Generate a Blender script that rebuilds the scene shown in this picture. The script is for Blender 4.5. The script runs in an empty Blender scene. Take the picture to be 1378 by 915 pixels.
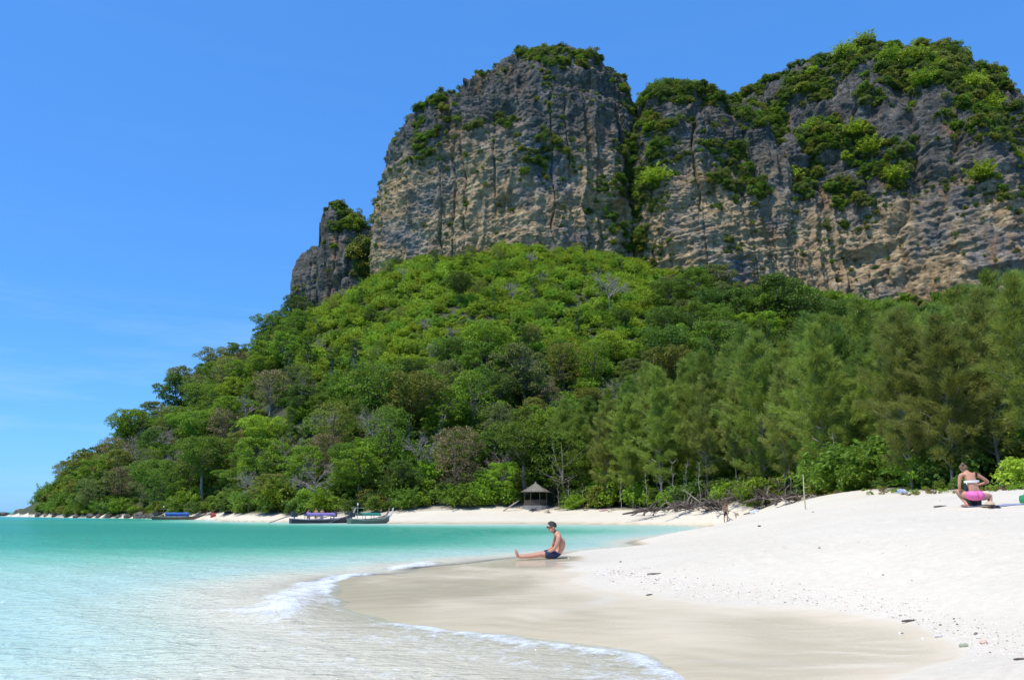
import bpy, math, random
import numpy as np
from mathutils import Vector, Matrix, Euler

R = math.radians
scene = bpy.context.scene
COL = scene.collection
rng = np.random.default_rng(7)
random.seed(7)

# ------------------------------------------------------------------ camera
F = 1100.0                      # focal length in photo pixels (1378 wide)
PW, PH = 1378.0, 915.0
HZ = 688.5                      # horizon row
CAMZ = 1.2
PITCH = math.atan((HZ - PH / 2) / F)
cd = bpy.data.cameras.new('camera'); cam = bpy.data.objects.new('camera', cd); COL.objects.link(cam)
cam.location = (0, 0, CAMZ)
cam.rotation_euler = (math.pi / 2 + PITCH, 0, 0)
cd.sensor_width = 36; cd.lens = F / PW * 36
cd.clip_start = 0.05; cd.clip_end = 20000
scene.camera = cam

# ------------------------------------------------------------------ sky, sun, exposure
SUN_ELEV, SUN_AZ = R(64), R(226)      # azimuth the light comes from, clockwise from +Y: from the left, behind the camera
world = bpy.data.worlds.new('World'); scene.world = world; world.use_nodes = True
wn, wl = world.node_tree.nodes, world.node_tree.links
wn.clear()
sky = wn.new('ShaderNodeTexSky'); sky.sky_type = 'NISHITA'; sky.sun_disc = False
sky.sun_elevation = SUN_ELEV; sky.sun_rotation = SUN_AZ
sky.air_density = 1.0; sky.dust_density = 0.3; sky.ozone_density = 4.0; sky.altitude = 0
tint = wn.new('ShaderNodeMixRGB'); tint.blend_type = 'MULTIPLY'; tint.inputs[0].default_value = 1.0
tint.inputs[2].default_value = (0.60, 1.08, 1.60, 1)
wl.new(sky.outputs[0], tint.inputs[1])
even = wn.new('ShaderNodeMixRGB'); even.inputs[0].default_value = .42; even.inputs[2].default_value = (0.80, 3.05, 8.2, 1)
wl.new(tint.outputs[0], even.inputs[1]); tint = even
# thin high cloud wisps low over the sea
tc = wn.new('ShaderNodeTexCoord'); mp = wn.new('ShaderNodeMapping'); mp.inputs['Scale'].default_value = (2.2, 2.2, 16)
wl.new(tc.outputs['Generated'], mp.inputs[0])
nz = wn.new('ShaderNodeTexNoise'); nz.inputs['Scale'].default_value = 1.6; nz.inputs['Detail'].default_value = 6; nz.inputs['Roughness'].default_value = .6
wl.new(mp.outputs[0], nz.inputs[0])
rp = wn.new('ShaderNodeValToRGB'); rp.color_ramp.elements[0].position = .48; rp.color_ramp.elements[1].position = .8
wl.new(nz.outputs[0], rp.inputs[0])
sp = wn.new('ShaderNodeSeparateXYZ'); wl.new(tc.outputs['Generated'], sp.inputs[0])
hr = wn.new('ShaderNodeValToRGB'); cr = hr.color_ramp
cr.elements[0].position = 0.0; cr.elements[0].color = (.55, .55, .55, 1)
cr.elements[1].position = .32; cr.elements[1].color = (0.02, .02, .02, 1)
wl.new(sp.outputs[2], hr.inputs[0])
mm = wn.new('ShaderNodeMath'); mm.operation = 'MULTIPLY'; wl.new(rp.outputs[0], mm.inputs[0]); wl.new(hr.outputs[0], mm.inputs[1])
cl = wn.new('ShaderNodeMixRGB'); cl.inputs[2].default_value = (4.2, 6.0, 9.0, 1)
wl.new(mm.outputs[0], cl.inputs[0]); wl.new(tint.outputs[0], cl.inputs[1])
bg = wn.new('ShaderNodeBackground'); bg.inputs[1].default_value = 0.135
wl.new(cl.outputs[0], bg.inputs[0])
wo = wn.new('ShaderNodeOutputWorld'); wl.new(bg.outputs[0], wo.inputs[0])

sd = bpy.data.lights.new('sun', 'SUN'); sun = bpy.data.objects.new('sun', sd); COL.objects.link(sun)
sd.energy = 4.7; sd.angle = R(0.53); sd.color = (1.0, .93, .80)
SUNDIR = Vector((math.sin(SUN_AZ) * math.cos(SUN_ELEV), math.cos(SUN_AZ) * math.cos(SUN_ELEV), math.sin(SUN_ELEV)))
sun.rotation_euler = SUNDIR.to_track_quat('Z', 'Y').to_euler()
vs = scene.view_settings; vs.view_transform = 'Standard'; vs.look = 'None'; vs.exposure = 0.0; vs.gamma = 1.0; vs.use_curve_mapping = False
scene.cycles.max_bounces = 6; scene.cycles.diffuse_bounces = 3; scene.cycles.transparent_max_bounces = 8
scene.cycles.use_denoising = True

# ------------------------------------------------------------------ helpers
def raydir(px, py):
    u, v = (px - PW / 2) / F, (PH / 2 - py) / F
    c, s = math.cos(PITCH), math.sin(PITCH)
    return u, c - v * s, s + v * c

def P(px, py, Y):                      # point on the pixel's ray at distance Y
    dx, dy, dz = raydir(px, py); t = Y / dy
    return (dx * t, Y, CAMZ + dz * t)

def P0(px, py, z):                     # point on the pixel's ray at height z
    dx, dy, dz = raydir(px, py); t = (z - CAMZ) / dz
    return (dx * t, dy * t, z)

def proj(x, y, z):                     # world -> photo pixel (numpy friendly)
    c, s = math.cos(PITCH), math.sin(PITCH)
    zz = z - CAMZ
    f = y * c + zz * s; u = -y * s + zz * c
    return PW / 2 + F * x / f, PH / 2 - F * u / f

def _hash(ix, iy, iz):
    h = (ix.astype(np.uint32) * np.uint32(374761393) + iy.astype(np.uint32) * np.uint32(668265263) + iz.astype(np.uint32) * np.uint32(2246822519))
    h = (h ^ (h >> np.uint32(13))) * np.uint32(1274126177)
    h = h ^ (h >> np.uint32(16))
    return h.astype(np.float32) / np.float32(4294967295.0) * 2 - 1

def vnoise(x, y, z):
    x, y, z = np.broadcast_arrays(np.asarray(x, float), np.asarray(y, float), np.asarray(z, float))
    fx, fy, fz = np.floor(x), np.floor(y), np.floor(z)
    ix, iy, iz = fx.astype(np.int64), fy.astype(np.int64), fz.astype(np.int64)
    tx, ty, tz = x - fx, y - fy, z - fz
    tx = tx * tx * (3 - 2 * tx); ty = ty * ty * (3 - 2 * ty); tz = tz * tz * (3 - 2 * tz)
    r = 0
    for dx in (0, 1):
        wx = tx if dx else 1 - tx
        for dy in (0, 1):
            wy = ty if dy else 1 - ty
            for dz in (0, 1):
                r = r + wx * wy * (tz if dz else 1 - tz) * _hash(ix + dx, iy + dy, iz + dz)
    return r

def fbm(x, y, z, octv=4, gain=.5):
    r, a, f = 0, 1, 1
    for i in range(octv):
        r = r + a * vnoise(x * f + i * 17.3, y * f + i * 9.1, z * f + i * 5.7)
        a *= gain; f *= 2.03
    return r

def smooth(a, b, x):
    t = np.clip((x - a) / (b - a), 0, 1); return t * t * (3 - 2 * t)

def mesh_np(name, verts, faces, smooth_shade=False):
    """verts (n,3); faces (m,3) or (m,4) array, or a list of such arrays."""
    me = bpy.data.meshes.new(name)
    if not isinstance(faces, list): faces = [faces]
    faces = [np.asarray(f, dtype=np.int32) for f in faces if len(f)]
    verts = np.asarray(verts, dtype=np.float32)
    me.vertices.add(len(verts)); me.vertices.foreach_set('co', verts.ravel())
    nl = sum(f.size for f in faces); npoly = sum(len(f) for f in faces)
    me.loops.add(nl); me.polygons.add(npoly)
    me.loops.foreach_set('vertex_index', np.concatenate([f.ravel() for f in faces]))
    tot = np.concatenate([np.full(len(f), f.shape[1], np.int32) for f in faces])
    st = np.zeros(npoly, np.int32); st[1:] = np.cumsum(tot)[:-1]
    me.polygons.foreach_set('loop_start', st)
    me.polygons.foreach_set('loop_total', tot)
    if smooth_shade: me.polygons.foreach_set('use_smooth', np.ones(npoly, bool))
    me.update(calc_edges=True); me.validate()
    return me

def fattr(me, name, vals, dom='POINT'):
    a = me.attributes.new(name, 'FLOAT', dom); a.data.foreach_set('value', np.asarray(vals, np.float32).ravel())

def obj(name, me, mat=None, parent=None, label=None, cat=None, group=None, kind=None):
    o = bpy.data.objects.new(name, me); COL.objects.link(o)
    if mat is not None and me is not None and len(me.materials) == 0: me.materials.append(mat)
    if parent is not None: o.parent = parent
    if label: o['label'] = label
    if cat: o['category'] = cat
    if group: o['group'] = group
    if kind: o['kind'] = kind
    return o

def grid_faces(nr, nc, mask=None, flip=False):
    i = np.arange(nr - 1)[:, None] * nc + np.arange(nc - 1)[None, :]
    f = np.stack([i, i + 1, i + nc + 1, i + nc], -1)
    if flip: f = f[..., ::-1]
    f = f.reshape(-1, 4)
    return f if mask is None else f[mask.reshape(-1)]

class MB:
    """collects simple solids into one mesh"""
    def __init__(s): s.v, s.f = [], []
    def add(s, v, f):
        b = len(s.v); s.v += [tuple(p) for p in v]; s.f += [tuple(i + b for i in q) for q in f]
    def box(s, c, d, M=None):
        x, y, z = d[0] / 2, d[1] / 2, d[2] / 2
        v = [Vector((i * x, j * y, k * z)) for i in (-1, 1) for j in (-1, 1) for k in (-1, 1)]
        v = [(M @ p if M else p) + Vector(c) for p in v]
        s.add(v, [(0, 1, 3, 2), (4, 6, 7, 5), (0, 4, 5, 1), (2, 3, 7, 6), (0, 2, 6, 4), (1, 5, 7, 3)])
    def tube(s, pts, rad, n=6, caps=True):
        pts = [Vector(p) for p in pts]
        if not hasattr(rad, '__len__'): rad = [rad] * len(pts)
        rings = []
        b = len(s.v)
        prev = None
        for i, p in enumerate(pts):
            d = (pts[min(i + 1, len(pts) - 1)] - pts[max(i - 1, 0)]).normalized()
            a = prev if prev is not None else (Vector((0, 0, 1)) if abs(d.z) < .9 else Vector((1, 0, 0)))
            e1 = (a - d * a.dot(d)).normalized(); e2 = d.cross(e1); prev = e1
            for k in range(n):
                t = 2 * math.pi * k / n
                s.v.append(tuple(p + (e1 * math.cos(t) + e2 * math.sin(t)) * rad[i]))
        for i in range(len(pts) - 1):
            for k in range(n):
                k2 = (k + 1) % n
                s.f.append((b + i * n + k, b + i * n + k2, b + (i + 1) * n + k2, b + (i + 1) * n + k))
        if caps:
            s.f.append(tuple(b + k for k in reversed(range(n))))
            s.f.append(tuple(b + (len(pts) - 1) * n + k for k in range(n)))
    def build(s, name, mat=None, parent=None, sm=False, **kw):
        me = bpy.data.meshes.new(name); me.from_pydata(s.v, [], s.f); me.update()
        if sm: me.polygons.foreach_set('use_smooth', np.ones(len(me.polygons), bool))
        return obj(name, me, mat, parent, **kw)

# material helper: tiny node DSL
class Mat:
    def __init__(s, name):
        s.m = bpy.data.materials.new(name); s.m.use_nodes = True
        s.n, s.l = s.m.node_tree.nodes, s.m.node_tree.links
        s.n.clear(); s.out = s.n.new('ShaderNodeOutputMaterial')
    def node(s, t, ins=None, **kw):
        nd = s.n.new(t)
        for k, v in kw.items(): setattr(nd, k, v)
        for k, v in (ins or {}).items():
            if isinstance(v, bpy.types.NodeSocket): s.l.new(v, nd.inputs[k])
            else: nd.inputs[k].default_value = v
        return nd
    def coord(s): return s.node('ShaderNodeTexCoord').outputs['Object']
    def mapping(s, vec, scale=(1, 1, 1), rot=(0, 0, 0), loc=(0, 0, 0)):
        return s.node('ShaderNodeMapping', {0: vec, 'Scale': scale, 'Rotation': rot, 'Location': loc}).outputs[0]
    def noise(s, vec, scale, detail=4, rough=.55, dist=0):
        return s.node('ShaderNodeTexNoise', {'Vector': vec, 'Scale': scale, 'Detail': detail, 'Roughness': rough, 'Distortion': dist}).outputs[0]
    def ramp(s, fac, stops, interp='LINEAR'):
        nd = s.node('ShaderNodeValToRGB', {0: fac}); c = nd.color_ramp; c.interpolation = interp
        while len(c.elements) < len(stops): c.elements.new(.5)
        for e, (p, col) in zip(c.elements, stops):
            e.position = p
            e.color = (col, col, col, 1) if not hasattr(col, '__len__') else (*col[:3], 1)
        return nd.outputs[0]
    def mix(s, fac, a, b, mode='MIX'):
        nd = s.node('ShaderNodeMixRGB', blend_type=mode)
        for i, v in ((0, fac), (1, a), (2, b)):
            if isinstance(v, bpy.types.NodeSocket): s.l.new(v, nd.inputs[i])
            elif i == 0: nd.inputs[0].default_value = v
            else: nd.inputs[i].default_value = (*v[:3], 1)
        return nd.outputs[0]
    def math(s, op, a, b=0.0, clamp=False):
        nd = s.node('ShaderNodeMath', operation=op, use_clamp=clamp)
        for i, v in ((0, a), (1, b)):
            if isinstance(v, bpy.types.NodeSocket): s.l.new(v, nd.inputs[i])
            else: nd.inputs[i].default_value = v
        return nd.outputs[0]
    def attr(s, name): return s.node('ShaderNodeAttribute', attribute_name=name).outputs['Fac']
    def bump(s, h, strength=.5, dist=.1, normal=None):
        ins = {'Height': h, 'Strength': strength, 'Distance': dist}
        if normal is not None: ins['Normal'] = normal
        return s.node('ShaderNodeBump', ins).outputs[0]
    def principled(s, col, rough=.6, normal=None, **kw):
        ins = {'Base Color': col if isinstance(col, bpy.types.NodeSocket) else (*col[:3], 1), 'Roughness': rough}
        if normal is not None: ins['Normal'] = normal
        ins.update(kw)
        return s.node('ShaderNodeBsdfPrincipled', ins).outputs[0]
    def surf(s, sh): s.l.new(sh, s.out.inputs[0]); return s.m

def simple(name, col, rough=.6, var=.15, scale=3.0, bump=.2, **kw):
    m = Mat(name); c = m.coord(); n = m.noise(c, scale, 5)
    lo = tuple(x * (1 - var) for x in col); hi = tuple(min(1, x * (1 + var)) for x in col)
    cc = m.ramp(n, [(.3, lo), (.7, hi)])
    return m.surf(m.principled(cc, rough, m.bump(m.noise(c, scale * 4, 3), bump, .02), **kw))

# ------------------------------------------------------------------ ground height field
CTRL = []
def cp(x, y, z): CTRL.append((x, y, z))
def cpx(px, py, z): CTRL.append(P0(px, py, z))
def cpy(px, py, Y): CTRL.append(P(px, py, Y))
# near foam edge: the still-water line of the swash lobe
for px, py in ((560, 765), (480, 775), (442, 790), (455, 815), (505, 836), (600, 850), (750, 866), (850, 882), (915, 913)): cpx(px, py, 0.0)
# wet sand / dry sand boundary
for px, py in ((790, 752), (800, 772), (868, 797), (1000, 812), (1130, 820), (1230, 836), (1285, 862), (1310, 888)): cpx(px, py, 0.125)
cpx(730, 751, .085); cpx(650, 760, .06); cpx(700, 790, .055); cpx(900, 850, .08)
cp(3.4, 4.0, .2); cp(3.0, 2.0, .22); cp(2.0, 3.5, 0.0); cp(1.0, 1.5, -.12)
# sea bed
for p in ((0, 0, -.4), (-2, 5, -.2), (-4, 8, -.38), (-8, 12, -.62), (-6, 16, -.4), (-3, 17, -.12), (-12, 8, -.7), (-5, 22, -.75), (-15, 22, -1.2), (-2, 26, -.75), (2, 32, -.8),
          (0, 45, -1.5), (6, 50, -1.1), (10, 60, -.7), (-20, 40, -2.0), (-40, 60, -2.6), (-80, 120, -3.0), (-100, 60, -3.5), (-180, 180, -4), (-250, 270, -5), (-30, 5, -2), (-60, 20, -3), (-300, 400, -6), (-5, 70, -1.3), (8, 70, -.8), (-60, 110, -2), (-40, -30, -3), (0, -40, -2), (-200, 300, -4)): cp(*p)
# bay side of the spit and the far waterline
for px, py in ((680, 752), (770, 743), (850, 730), (920, 719), (985, 711)): cpx(px, py, .02)
for px, py in ((960, 708.3), (900, 706.6), (750, 705), (620, 704.6), (520, 704), (400, 702.5), (300, 700), (200, 697.4)): cpx(px, py, .0)
cp(-108, 195, 0); cp(-140, 235, 0); cp(-150, 257, 0); cp(-166, 262, -1.5); cp(-158, 245, -1.2); cp(-160, 275, -1)
# dry beach
for px, py, z in ((900, 762, .33), (1100, 742, .6), (1378, 800, .42), (1250, 720, .86), (1100, 712, .84), (1000, 716, .58), (1050, 700, .92), (1378, 890, .24), (960, 735, .4)): cpx(px, py, z)
for px, py, Y in ((1318, 681, 19), (1378, 690, 17), (1200, 676, 30), (1100, 690, 34), (1100, 668.5, 50), (1378, 657, 31), (1250, 661.5, 39), (977, 703, 72), (1040, 694, 60), (1000, 680, 74), (960, 681, 78), (900, 685, 84),
                  (870, 686.5, 88), (800, 687, 94), (720, 687.5, 99), (620, 690, 97), (520, 693.5, 97), (430, 696, 101), (310, 696.5, 124), (1060, 673, 62)): cpy(px, py, Y)
cp(15, 15, 1.5); cp(20, 20, 1.9); cp(28, 10, 1.9); cp(12, 5, 1.0); cp(30, -10, 2); cp(10, -10, .6)
cp(30, 40, 2.2); cp(50, 40, 2.4); cp(40, 70, 2.8); cp(25, 85, 2.5); cp(90, 60, 3); cp(70, 30, 2.5); cp(120, 20, 3)
# hill slope
for p in ((10, 112, 5), (10, 130, 12), (-20, 120, 9), (-15, 150, 24), (10, 170, 38), (-40, 150, 14), (-40, 190, 42), (-70, 180, 16), (-70, 215, 38), (-100, 220, 18), (-120, 235, 12), (50, 105, 6), (50, 140, 17), (50, 180, 38), (90, 100, 7), (100, 150, 22), (100, 185, 40), (160, 100, 10), (160, 180, 40), (200, 60, 5), (200, 200, 50)): cp(*p)
for px, py, Y in ((95, 676, 262), (150, 648, 260), (230, 600, 258), (300, 540, 254), (380, 462, 250), (430, 432, 246), (520, 378, 240), (600, 352, 236), (700, 345, 232), (800, 352, 232), (860, 360, 232), (950, 390, 226), (1100, 405, 222), (1200, 418, 220), (1378, 405, 216), (1600, 405, 216)): cpy(px, py, Y)
for p in ((-140, 285, 2), (-110, 300, 8), (-60, 310, 35), (0, 320, 70), (100, 320, 70), (200, 320, 70), (-160, 300, -3), (-130, 340, -4), (-60, 380, 0)): cp(*p)

CT = np.array(CTRL)
def _tps(r2): return r2 * np.log(r2 + 1e-9) * .5
def _fit():
    n = len(CT); xy = CT[:, :2] / 50.0
    r2 = ((xy[:, None] - xy[None]) ** 2).sum(-1)
    K = _tps(r2) + np.eye(n) * 2e-5
    Pm = np.c_[np.ones(n), xy]
    A = np.zeros((n + 3, n + 3)); A[:n, :n] = K; A[:n, n:] = Pm; A[n:, :n] = Pm.T
    b = np.r_[CT[:, 2], 0, 0, 0]
    return np.linalg.solve(A, b), xy
TW, TXY = _fit()
def ground_raw(x, y):
    x = np.asarray(x, float); y = np.asarray(y, float); sh = x.shape
    X = np.c_[x.ravel(), y.ravel()] / 50.0
    out = np.empty(len(X))
    for i in range(0, len(X), 20000):
        q = X[i:i + 20000]
        r2 = ((q[:, None] - TXY[None]) ** 2).sum(-1)
        out[i:i + 20000] = _tps(r2) @ TW[:-3] + TW[-3] + q @ TW[-2:]
    return out.reshape(sh)

# vegetation line (where beach turns to soil) as distance over x/y slope
VL = [(-60, 694, 262), (40, 692, 256), (130, 694, 200), (200, 696, 160), (300, 697, 124), (400, 697, 102), (520, 694, 98), (620, 690, 99), (700, 688, 101), (800, 687, 95), (870, 685, 88), (960, 681, 79), (1060, 672, 64), (1100, 668, 53), (1200, 663, 43.5), (1300, 660, 36), (1378, 656, 32), (1500, 650, 26), (1800, 640, 19), (2600, 600, 12)]
VLS = np.array([(P(a, b, c)[0] / c, c) for a, b, c in VL])
def veg_y(s): return np.interp(s, VLS[:, 0], VLS[:, 1])
def inland(x, y):                       # >0 inside the vegetation, metres along depth
    yy = np.maximum(y, .1); s_ = x / yy
    a = np.where(y > 5, y - veg_y(s_), -50)
    b = np.where((y > 90) & (x < 0), (ground_raw(x, y) - np.where(s_ < -.42, .3, .75)) * 9, -50)
    k = smooth(-.30, -.20, s_)
    return a * k + b * (1 - k)

def ground_z(x, y):
    x = np.asarray(x, float); y = np.asarray(y, float)
    z = ground_raw(x, y)
    r = np.hypot(x, y)
    z = np.where(r > 420, -6 + 0 * z, z)
    inl = inland(x, y)
    z = z + smooth(3, 20, inl) * 1.6 * fbm(x / 14, y / 14, 0, 3)
    z = np.where((inl < 0) & (z > .02), z + np.minimum(1, (z - .02) / .4) * (.05 * fbm(x / 3.2, y / 3.2, 3.3, 2) + .02 * fbm(x / .7, y / .7, 1.3, 2)), z)
    return np.maximum(z, -6)
def gz(x, y): return float(ground_z(np.array([x]), np.array([y]))[0])

# polar sheet, fine inside the view and coarse outside
def polar(nth, rads, fine=R(37)):
    a = np.r_[np.linspace(-math.pi, -fine, 26)[:-1], np.linspace(-fine, fine, nth), np.linspace(fine, math.pi, 26)[1:]]
    rr = np.asarray(rads)
    A, RR = np.meshgrid(a, rr)
    return RR * np.sin(A), RR * np.cos(A)

rads = np.r_[.05, np.geomspace(1.0, 130, 340), np.geomspace(134, 420, 44)[0:], 600]
GX, GY = polar(470, rads)
GZ = ground_z(GX, GY)
INL = inland(GX, GY)
# footprints and scuffs on the dry beach
dry = smooth(.25, .5, GZ) * (INL < 0)
pr = np.random.default_rng(3)
foot = np.zeros_like(GZ)
near = (np.hypot(GX, GY) < 40) & (GX > 0) & (dry > 0)
fi = np.where(near)
fxs, fys = GX[fi], GY[fi]
acc = np.zeros(len(fxs))
for k in range(420):
    t = pr.uniform(5.5, 34); sx = pr.uniform(.12, .62); cx, cy = t * sx, t; an = pr.uniform(0, math.pi)
    dx, dy = fxs - cx, fys - cy
    u = (dx * math.cos(an) + dy * math.sin(an)) / .17; v = (-dx * math.sin(an) + dy * math.cos(an)) / .09
    q = u * u + v * v
    acc += np.where(q < 9, -np.exp(-q) * .045 + np.exp(-(np.sqrt(q) - 1.7) ** 2 * 3) * .014, 0)
foot[fi] = acc
GZ = GZ + foot * dry
# swash ripples on the wet flat
GZ = GZ + .0035 * np.sin((GY * 1.0 + GX * .35 + .5 * fbm(GX / 1.5, GY / 1.5, 8, 2)) * 16) * smooth(.0, .03, GZ) * (1 - smooth(.1, .16, GZ)) * (np.hypot(GX, GY) < 25)

nr, nc = GX.shape
fc_inl = (INL[:-1, :-1] + INL[1:, 1:] + INL[:-1, 1:] + INL[1:, :-1]) / 4
gv = np.stack([GX, GY, GZ], -1).reshape(-1, 3)

def submesh(name, mask, extra):
    f = grid_faces(nr, nc, mask, flip=True)
    used = np.unique(f); remap = np.full(nr * nc, -1); remap[used] = np.arange(len(used))
    me = mesh_np(name, gv[used], remap[f], True)
    for k, v in extra.items(): fattr(me, k, v.reshape(-1)[used])
    return me

# wetness: glossy wet sand on the swash flat and along every waterline
wnoise = fbm(GX / .9, GY / .9, 4.2, 3) * .012
edge = .105 + np.where(np.hypot(GX, GY) > 40, .12, 0)
wet = 1 - smooth(edge - .006, edge + .018, GZ + wnoise * .8)
mx_, my_, _ = P(722, 749, 20.3)
wet = np.maximum(wet, (1 - smooth(.6, 1.0, np.hypot((GX - mx_) / 1.35, (GY - my_) / 2.6) + 12 * wnoise)) * (GZ < .3))
film = np.maximum(1 - smooth(.03, .1, GZ + wnoise * 1.5), 1 - smooth(.7, 1.1, np.hypot((GX - mx_) / 2.2, (GY - my_) / 4)))
# pebble and shell wrack band just above the wet line
wrack = np.exp(-((GZ - .2) / .07) ** 2) * (np.hypot(GX, GY) < 30) * (GX > -1)

def dist_line(x, y, pl):
    d = np.full(x.shape, 1e9)
    for i in range(len(pl) - 1):
        ax, ay = pl[i]; bx, by = pl[i + 1]; ex, ey = bx - ax, by - ay
        t = np.clip(((x - ax) * ex + (y - ay) * ey) / (ex * ex + ey * ey), 0, 1)
        d = np.minimum(d, np.hypot(x - ax - t * ex, y - ay - t * ey))
    return d
lines = np.zeros_like(GZ)
for pl in (((640, 792), (720, 793), (790, 797), (820, 806), (790, 818), (700, 826)), ((700, 862), (800, 866), (930, 880), (1060, 886), (1170, 893), (1240, 905))):
    q = dist_line(GX + .06 * fbm(GX / .5, GY / .5, 1, 2), GY + .06 * fbm(GX / .5, GY / .5, 6, 2), [P0(a, b, .07)[:2] for a, b in pl])
    lines = np.maximum(lines, np.exp(-(q / np.maximum(.05, .012 * GY)) ** 2) * (.5 + .5 * fbm(GX / .4, GY / .4, 9, 2)))
m = Mat('sand'); c = m.coord()
n1 = m.noise(c, .35, 5); n2 = m.noise(c, 9, 6, .65); n3 = m.noise(c, 70, 3)
dryc = m.ramp(n1, [(.3, (.61, .54, .415)), (.7, (.68, .61, .485))])
dryc = m.mix(.35, dryc, m.ramp(n2, [(.35, (.55, .485, .375)), (.65, (.70, .64, .525))]))
wr = m.attr('wrack')
spk = m.math('MULTIPLY', m.ramp(m.noise(m.mapping(c, (1, 1, 1)), 34, 2, .5), [(.60, 0), (.66, 1)]), m.math('MULTIPLY', wr, .35))
dryc = m.mix(spk, dryc, m.ramp(m.noise(c, 60, 1), [(.4, (.45, .37, .29)), (.6, (.66, .5, .42))]))
wetc = m.ramp(m.noise(m.mapping(c, (.6, 2.4, 1)), 1.5, 5), [(.3, (.66, .555, .395)), (.7, (.73, .625, .46))])
w = m.attr('wet')
colr = m.mix(w, dryc, wetc)
colr = m.mix(m.math('MULTIPLY', m.attr('lines'), .35, True), colr, (.74, .71, .64))
colr = m.mix(m.attr('under'), colr, (.70, .64, .52))
rough = m.math('SUBTRACT', .95, m.math('MULTIPLY', w, .52))
rough = m.math('SUBTRACT', rough, m.math('MULTIPLY', m.attr('film'), .28))
hb = m.math('ADD', m.math('MULTIPLY', n2, 1.0), m.math('MULTIPLY', n3, .25))
hb = m.math('MULTIPLY', hb, m.math('SUBTRACT', 1.0, m.math('MULTIPLY', w, .93)))
hb = m.math('ADD', hb, m.math('MULTIPLY', m.noise(m.mapping(c, (1.2, 5, 1), (0, 0, .3)), 2.2, 3), m.math('MULTIPLY', w, .10)))
M_SAND = m.surf(m.principled(colr, rough, m.bump(hb, .55, .045), **{'Specular IOR Level': .45}))

me = submesh('beach', fc_inl <= 0, dict(lines=lines, wet=wet, film=film, wrack=wrack, under=1 - smooth(-.12, -.02, GZ)))
obj('beach', me, M_SAND, kind='structure')

m = Mat('soil'); c = m.coord(); n = m.noise(c, .4, 6, .65)
cc = m.ramp(n, [(.3, (.035, .035, .018)), (.5, (.055, .06, .022)), (.7, (.06, .09, .022))])
edgec = m.ramp(m.math('ADD', m.math('MULTIPLY', m.attr('inl'), .12), m.math('MULTIPLY', n, .6)), [(.35, 1), (.75, 0)])
cc = m.mix(edgec, cc, (.48, .42, .33))
M_SOIL = m.surf(m.principled(cc, .95, m.bump(n, .8, .5)))
me = submesh('hillside', fc_inl > 0, dict(inl=INL))
obj('hillside', me, M_SOIL, kind='structure')

# ------------------------------------------------------------------ sea
wr_ = np.r_[.05, np.geomspace(1.2, 45, 330), np.geomspace(46, 320, 130), np.geomspace(340, 9000, 40)]
WX, WY = polar(400, wr_)
WG = ground_z(WX, WY)
rr = np.hypot(WX, WY)
fade = np.clip(1 - rr / 140, 0, 1)
def wavefield(x, y):
    z = 0
    for k, (lam, ang, a) in enumerate(((3.1, 62, .020), (1.9, 45, .014), (1.15, 78, .010), (5.5, 55, .026), (.75, 60, .006))):
        d = R(ang); ph = (x * math.cos(d) + y * math.sin(d)) / lam * 2 * math.pi + 2.2 * vnoise(x / lam / 2.2, y / lam / 2.2, k)
        s_ = np.sin(ph); z = z + a * (1 - 2 * np.abs(s_) ** .8 * .9 + .2)
    return z
FOAM = [P0(a, b, .02)[:2] for a, b in ((1060, 1010), (985, 950), (915, 912), (850, 882), (750, 866), (600, 850), (505, 836), (455, 815), (440, 795), (446, 783), (482, 770), (540, 764), (580, 758), (660, 752), (700, 747))]
def dist_poly(x, y, pl):
    d = np.full(x.shape, 1e9); tt = np.zeros(x.shape)
    for i in range(len(pl) - 1):
        ax, ay = pl[i]; bx, by = pl[i + 1]; ex, ey = bx - ax, by - ay; L2 = ex * ex + ey * ey
        t = np.clip(((x - ax) * ex + (y - ay) * ey) / L2, 0, 1)
        q = np.hypot(x - ax - t * ex, y - ay - t * ey)
        tt = np.where(q < d, i + t, tt); d = np.minimum(d, q)
    return d, tt
fd, ft = dist_poly(WX + .10 * fbm(WX / .5, WY / .5, 2, 3), WY + .10 * fbm(WX / .5, WY / .5, 7, 3), FOAM)
# breaking crest between the two sides of the lobe
crest = [P0(a, b, .08)[:2] for a, b in ((375, 818), (395, 796), (420, 781), (455, 772), (484, 768))]
cdst, _ = dist_poly(WX + .12 * fbm(WX / .6, WY / .6, 3, 3), WY + .12 * fbm(WX / .6, WY / .6, 5, 3), crest)
crest2 = [P0(a, b, .05)[:2] for a, b in ((535, 762), (560, 757), (580, 754))]
cd2, _ = dist_poly(WX, WY, crest2)
streaks = [[P0(a, b, 0)[:2] for a, b in l] for l in (((350, 838), (470, 858), (600, 876), (720, 894), (800, 912)), ((250, 858), (380, 872), (500, 893), (600, 912)), ((100, 800), (220, 806), (330, 828)), ((270, 790), (340, 775), (430, 762), (520, 752)))]
sd_ = np.full(WX.shape, 1e9)
for l in streaks:
    q, _ = dist_poly(WX + .2 * fbm(WX / .9, WY / .9, 12, 3), WY + .2 * fbm(WX / .9, WY / .9, 15, 3), l); sd_ = np.minimum(sd_, q)
dep = np.maximum(-WG, 0)
shal = smooth(0.0, .25, dep)
wz = wavefield(WX, WY) * fade * (.25 + .75 * shal)
lump = .5 + .5 * fbm(WX / .16, WY / .16, 2, 3)
inlobe = WG < .06
wz = wz + .10 * np.exp(-(cdst / .42) ** 2) * (.75 + .5 * lump) + .05 * np.exp(-(cd2 / .3) ** 2) * (.6 + .6 * lump)
wz = wz * np.where((rr > 12) & (WG > -.1) & (cd2 > .5), .35, 1)
wz = wz + .014 * np.exp(-(fd / .14) ** 2) * (.6 + .7 * lump) * (1 - smooth(10.5, 13, rr))
wz = np.where(rr > 130, 0, wz)
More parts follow.
